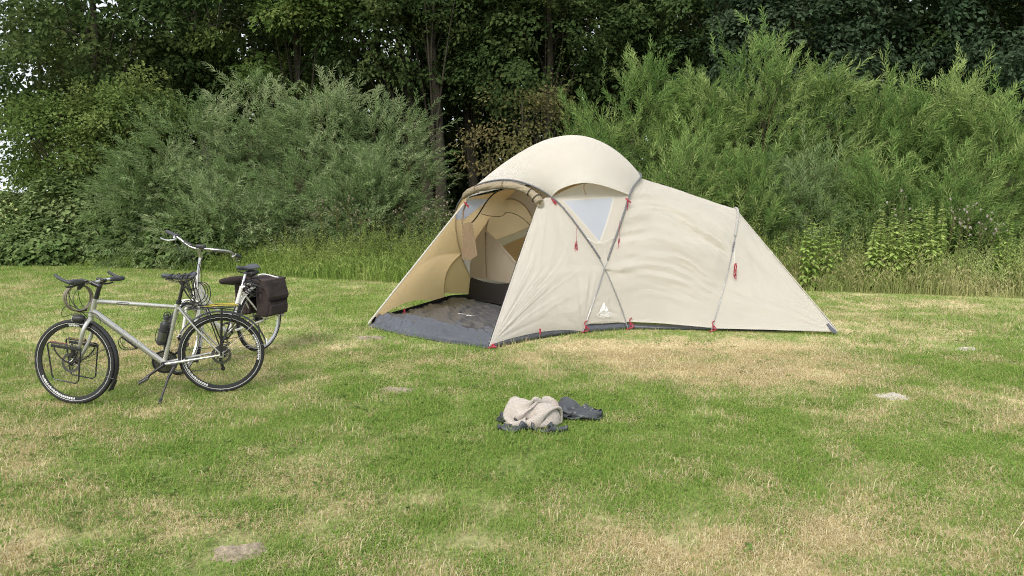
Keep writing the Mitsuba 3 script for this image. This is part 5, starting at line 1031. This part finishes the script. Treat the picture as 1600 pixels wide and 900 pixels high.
cb = [tube(spline([barR[3] + V(.03, .02, -.02), BC2 + V(.07, -.10, -.05), BC2 + V(.06, -.02, -.14), HT2 + V(.04, -.01, 0), HB2 + V(.04, -.02, -.02)], 24), .0028, 6), tube(spline([barL[3] + V(.02, 0, -.02), BC2 + V(.06, .08, -.06), BC2 + V(.04, .03, -.16), HT2 + V(.035, .02, 0), HB2 + V(.02, .03, -.02)], 24), .0028, 6), tube(spline([barR[2], BC2 + V(.04, -.03, -.08), BC2 + V(.02, .03, -.18), HT2 + V(-.02, .03, -.05), V(.75, .04, .56)], 24), .0028, 6)]
B2.put('brake_cables', join(*cb), 'black_plastic', True, True)
SP2 = SC2 + unit(SC2 - BB2) * .17
B2.put('seatpost', join(rod(SC2, SP2, .0136, sides=14), hull([SC2 + V(0, 0, .02), SC2 + V(-.02, .03, .03)], .015, 8)), 'alloy')
B2.put('saddle', saddle_mesh(SP2 + V(-.01, 0, .065), .27, .19), 'saddle_grey', True)
B2.put('saddle__springs', join(*[tube(spline([SP2 + V(.1, s_ * .012, .04), SP2 + V(.02, s_ * .022, .01), SP2 + V(-.08, s_ * .05, .02)], 14), .004, 6) for s_ in (1, -1)]), 'steel_dark')
B2.put('saddle_bag', hull([SP2 + V(-.05, .04, .0), SP2 + V(-.05, -.04, .0), SP2 + V(-.13, .035, .01), SP2 + V(-.13, -.035, .01), SP2 + V(-.07, 0, -.03)], .022), 'black_plastic')
crank_set(B2, BB2, math.radians(70), (.088,), 'alloy'); 
B2.put('chain_case', join(hull([BB2 + V(.0, -.062, 0), RA + V(.0, -.062, 0)], [.115, .055], 20)), 'frame_white', 30) if False else chain(B2, BB2, .088, RA, .04)
B2.put('kickstand', join(hull([RA + V(.1, .07, -.05), RA + V(.19, .17, -.335)], [.012, .009], 10)), 'black_metal')
rt2 = RA + V(0, 0, .40)
rk_ = [tube(spline([rt2 + V(.2, s_ * .05, -.01), rt2 + V(0, s_ * .065, 0), rt2 + V(-.30, s_ * .065, .0), rt2 + V(-.33, 0, .0)], 18), .006, 8) for s_ in (1, -1)] + [tube([rt2 + V(x_, -.065, 0), rt2 + V(x_, .065, 0)], .005, 6) for x_ in (.15, -.05, -.25)]
for s_ in (1, -1): rk_ += [tube([rt2 + V(.12, s_ * .06, 0), RA + V(-.02, s_ * .08, .0)], .007, 8), tube([rt2 + V(-.22, s_ * .065, 0), rt2 + V(-.22, s_ * .08, -.2), RA + V(-.02, s_ * .08, .02)], .007, 8), tube([rt2 + V(-.22, s_ * .08, -.2), rt2 + V(.05, s_ * .08, -.2)], .006, 8)]
B2.put('rear_rack', join(*rk_), 'frame_white')
B2.put('side_reflector', lathe([(0, -.003), (.030, -.003), (.030, .003), (0, .004)], RA + V(.02, .095, .20), (0, 1, 0), 18), 'reflector_red')
# brown bags hung over its rear rack
lab('pannier_bags', 'dark brown double pannier bag hung over the rack of the white bicycle', 'pannier bag')
PB = Bike('pannier_bags', B2.M)
def soft(mesh, seed, amp=.02, edge=.02):
    m = m3.Manifold(m3.Mesh(np.asarray(mesh[0], np.float32), np.asarray(mesh[1], np.uint32))).refine_to_length(edge).to_mesh(); v = np.array(m.vert_properties[:, :3]); f = np.array(m.tri_verts)
    tm = trimesh.Trimesh(v, f, process=True); return tm.vertices + tm.vertex_normals * (amp * ridged(tm.vertices[:, 0] * 9 + tm.vertices[:, 2] * 4, tm.vertices[:, 2] * 6 + tm.vertices[:, 1] * 8, seed))[:, None], tm.faces
for s_ in (1, -1):
    o = rt2 + V(-.03, s_ * .14, -.01)
    body = hull([o + V(x_ * .135, y_, z_) for x_ in (-1, 1) for y_, z_ in ((-.06, .02), (.05, .015), (-.05, -.31), (.045, -.31), (.075, -.2))], .02)
    PB.put('bag', soft(body, 5, .014), 'bag_brown', True)
    k = 'bag' if s_ == 1 else 'bag_001'
    lid = hull([o + V(x_ * .148, y_, z_) for x_ in (-1, 1) for y_, z_ in ((-.10, .045), (.05, .045), (.095, -.12), (.085, -.15), (.06, -.10))], .012)
    PB.put(k + '__lid', soft(lid, 8, .012), 'bag_brown', True)
    PB.put(k + '__lid__mouth' if False else k + '__lid_mouth', hull([o + V(x_ * .12, y_, z_) for x_ in (-1, 1) for y_, z_ in ((.10, -.165), (.075, -.155))], .01), 'bag_brown_inside')
    PB.put(k + '__pocket', soft(hull([o + V(x_ * .125, y_, z_) for x_ in (-1, 1) for y_, z_ in ((.05, -.20), (.095, -.22), (.09, -.30), (.05, -.315))], .015), 9, .010), 'bag_brown', True)
    PB.put(k + '__reflective_tape', rbox(o + V(.150, .02, -.22), (.006, .10, .03), .002), 'reflective_white'); PB.put(k + '__reflective_tape', rbox(o + V(.150, .0, -.07), (.006, .04, .06), .002), 'reflective_white')
PB.put('bridge', soft(hull([rt2 + V(x_, y_, .03 + (.012 if abs(y_) < .05 else 0)) for x_ in (-.26, .06) for y_ in (-.14, 0, .14)], .014), 10, .01), 'bag_brown', True)
PB.put('strap', tube(spline([rt2 + V(-.12, -.1, .06), rt2 + V(-.12, 0, .075), rt2 + V(-.12, .1, .06), rt2 + V(-.13, .16, .05)], 14), .008, 6), 'reflective_white', True)
PB.put('bag_nose', soft(hull([rt2 + V(.20, -.17, .03), rt2 + V(.33, -.19, .035), rt2 + V(.02, -.14, .03)], [.045, .028, .04]), 12, .006), 'bag_brown', True)
lab('pannier_bags__bag_nose', 'rounded brown front end of the far bag')
lab('black_tie_cord', 'black cords tied round the seat post of the white bicycle', 'cord')
r = np.random.default_rng(31); q = SC2 + V(-.04, .03, .06)
put('black_tie_cord', transform(join(*[tube(spline([q + r.normal(0, .03, 3), q + V(-.10, .05, -.02) + r.normal(0, .03, 3), q + V(-.17, .05, -.08) + r.normal(0, .03, 3), q + V(-.08, .06, -.10) + r.normal(0, .03, 3), q + r.normal(0, .03, 3)], 24), .0055, 6) for _ in range(7)]), B2.M), 'black_plastic', smooth=True)

# ---------------------------------------------------------------- crumpled sacks on the lawn
solid('sack_beige', canvas_color((.43, .385, .34), .04), .7, spec=.3)
scene['sack_grey'] = {'type': 'twosided', 'bsdf': {'type': 'bumpmap', 'nested_texture': proc(weave, 0.002), 'scale': 0.003, 'bsdf': {'type': 'principled', 'base_color': canvas_color((.05, .056, .063), .1), 'roughness': .40, 'specular': .5}}}
solid('sack_inside', (.16, .13, .11), .9, spec=.1)
def drape(n, size, hold, lumps, seed, steps=220, drop=.30, wave=.05, bend=.5):
    """A sheet let fall over hidden lumps while it is gathered into an ellipse, so that it buckles into folds."""
    r = np.random.default_rng(seed); gi, gj = np.meshgrid(np.arange(n), np.arange(n), indexing='ij'); h = size / (n - 1)
    a = np.stack([(gi / (n - 1) - .5) * size, (gj / (n - 1) - .5) * size, 0 * gi], -1).reshape(-1, 3)
    rad = np.hypot(a[:, 0], a[:, 1]); p = a.copy()
    p[:, 2] = drop + wave * (meshkit.fbm(np.stack([a[:, 0] * 9, a[:, 1] * 9, 0 * rad + seed], -1), 3, seed) - .5) * 2 - .2 * rad
    p += r.normal(0, .004, p.shape); q = p.copy(); idx = (gi * n + gj); sets = []
    def add(A, B, rest, w):
        for par in (0, 1): sets.append((A[par], B[par], rest, w))
    def pairs(di, dj):
        A = idx[:n - di, max(0, -dj):n - max(0, dj)]; B = idx[di:, max(0, dj):n + min(0, dj)]
        m = (gi[:n - di, max(0, -dj):n - max(0, dj)] // max(di, 1) if di else gj[:, :n - dj] // dj) % 2
        return [A[m == v] for v in (0, 1)], [B[m == v] for v in (0, 1)]
    for di, dj, w in ((1, 0, 1), (0, 1, 1), (1, 1, .5), (1, -1, .5), (2, 0, bend), (0, 2, bend), (4, 0, bend * .5), (0, 4, bend * .5)):
        A, B = pairs(di, dj); add(A, B, h * math.hypot(di, dj), w)
    for s_ in range(steps):
        z_ = min(1, s_ / (steps * .75)); ax_ = size * .72 * (1 - z_) + np.asarray(hold) * z_
        v = np.clip((p - q) * .92, -.008, .008); q = p.copy(); p = p + v - V(0, 0, 1) * .0022
        for _ in range(7):
            for A, B, rest, w in sets:
                d = p[B] - p[A]; l = np.linalg.norm(d, axis=1, keepdims=True) + 1e-9; c = d * ((l - rest) / l * .5 * w); p[A] += c; p[B] -= c
            for c, R in lumps:
                d = p - V(*c); l = np.linalg.norm(d, axis=1, keepdims=True); m = (l < R)[:, 0]; p[m] = V(*c) + d[m] / l[m] * R
            e = np.hypot(p[:, 0] / ax_[0], p[:, 1] / ax_[1])[:, None]; m = e[:, 0] > 1; p[m, :2] /= e[m]
            g = p[:, 2] < .012; p[g, 2] = .012; p[g, :2] = q[g, :2] * .6 + p[g, :2] * .4
    return p.reshape(n, n, 3)
def turn(P, c, a): 
    x, y = P[..., 0] * math.cos(a) - P[..., 1] * math.sin(a), P[..., 0] * math.sin(a) + P[..., 1] * math.cos(a); return np.stack([x + c[0], y + c[1], P[..., 2] + c[2]], -1)
def fine(P):
    """Smooths the sheet onto a grid of twice the fineness."""
    from scipy.interpolate import RectBivariateSpline
    from scipy.ndimage import gaussian_filter
    P = np.stack([gaussian_filter(P[..., k], .9, mode='nearest') for k in range(3)], -1)
    n = len(P); t = np.arange(n); u = np.linspace(0, n - 1, 2 * n - 1)
    return np.stack([RectBivariateSpline(t, t, P[..., k], s=0)(u, u) for k in range(3)], -1)
lab('beige_sack', 'crumpled beige cloth sack with grey base lying on the grass', 'sack')
sk = fine(drape(40, .74, (.225, .165), [((-.09, .05, .06), .125), ((.09, -.02, .05), .115), ((0, .03, .04), .1)], 3, drop=.34, wave=.12))
put('beige_sack__cloth', grid(turn(sk, (.155, 5.36, -.01), .1)), 'sack_beige', smooth=True)
k2 = fine(drape(30, .40, (.15, .09), [((.0, .0, .0), .04)], 5, drop=.1, wave=.06)); k3 = fine(drape(30, .36, (.14, .08), [((.0, .0, .0), .035)], 6, drop=.1, wave=.06))
put('beige_sack__base', join(grid(turn(k2, (.03, 5.22, -.012), .3)), grid(turn(k3, (.27, 5.19, -.012), -.2)), grid(turn(k3, (-.03, 5.45, -.012), 1.2))), 'sack_grey', smooth=True); lab('beige_sack__base', 'grey lower part of the sack')
lab('dark_sack', 'crumpled dark grey shiny sack lying beside the beige one', 'sack')
d1 = fine(drape(38, .62, (.20, .125), [((-.08, .03, .03), .10), ((.09, -.03, .01), .06)], 11, drop=.25, wave=.1))
put('dark_sack', grid(turn(d1, (.50, 5.53, -.01), -.35)), 'sack_grey', smooth=True)

lab('straw_stalk', 'single pale straw stalk in the grass at the lower right edge', 'straw')
put('straw_stalk', tube(spline([at(1582, 842) + V(0, 0, .01), at(1592, 830) + V(0, 0, .02), at(1603, 818) + V(0, 0, .035)], 8), .0028, 6), 'strap_straw', smooth=True)
solid('strap_straw', (.55, .47, .28), .6)
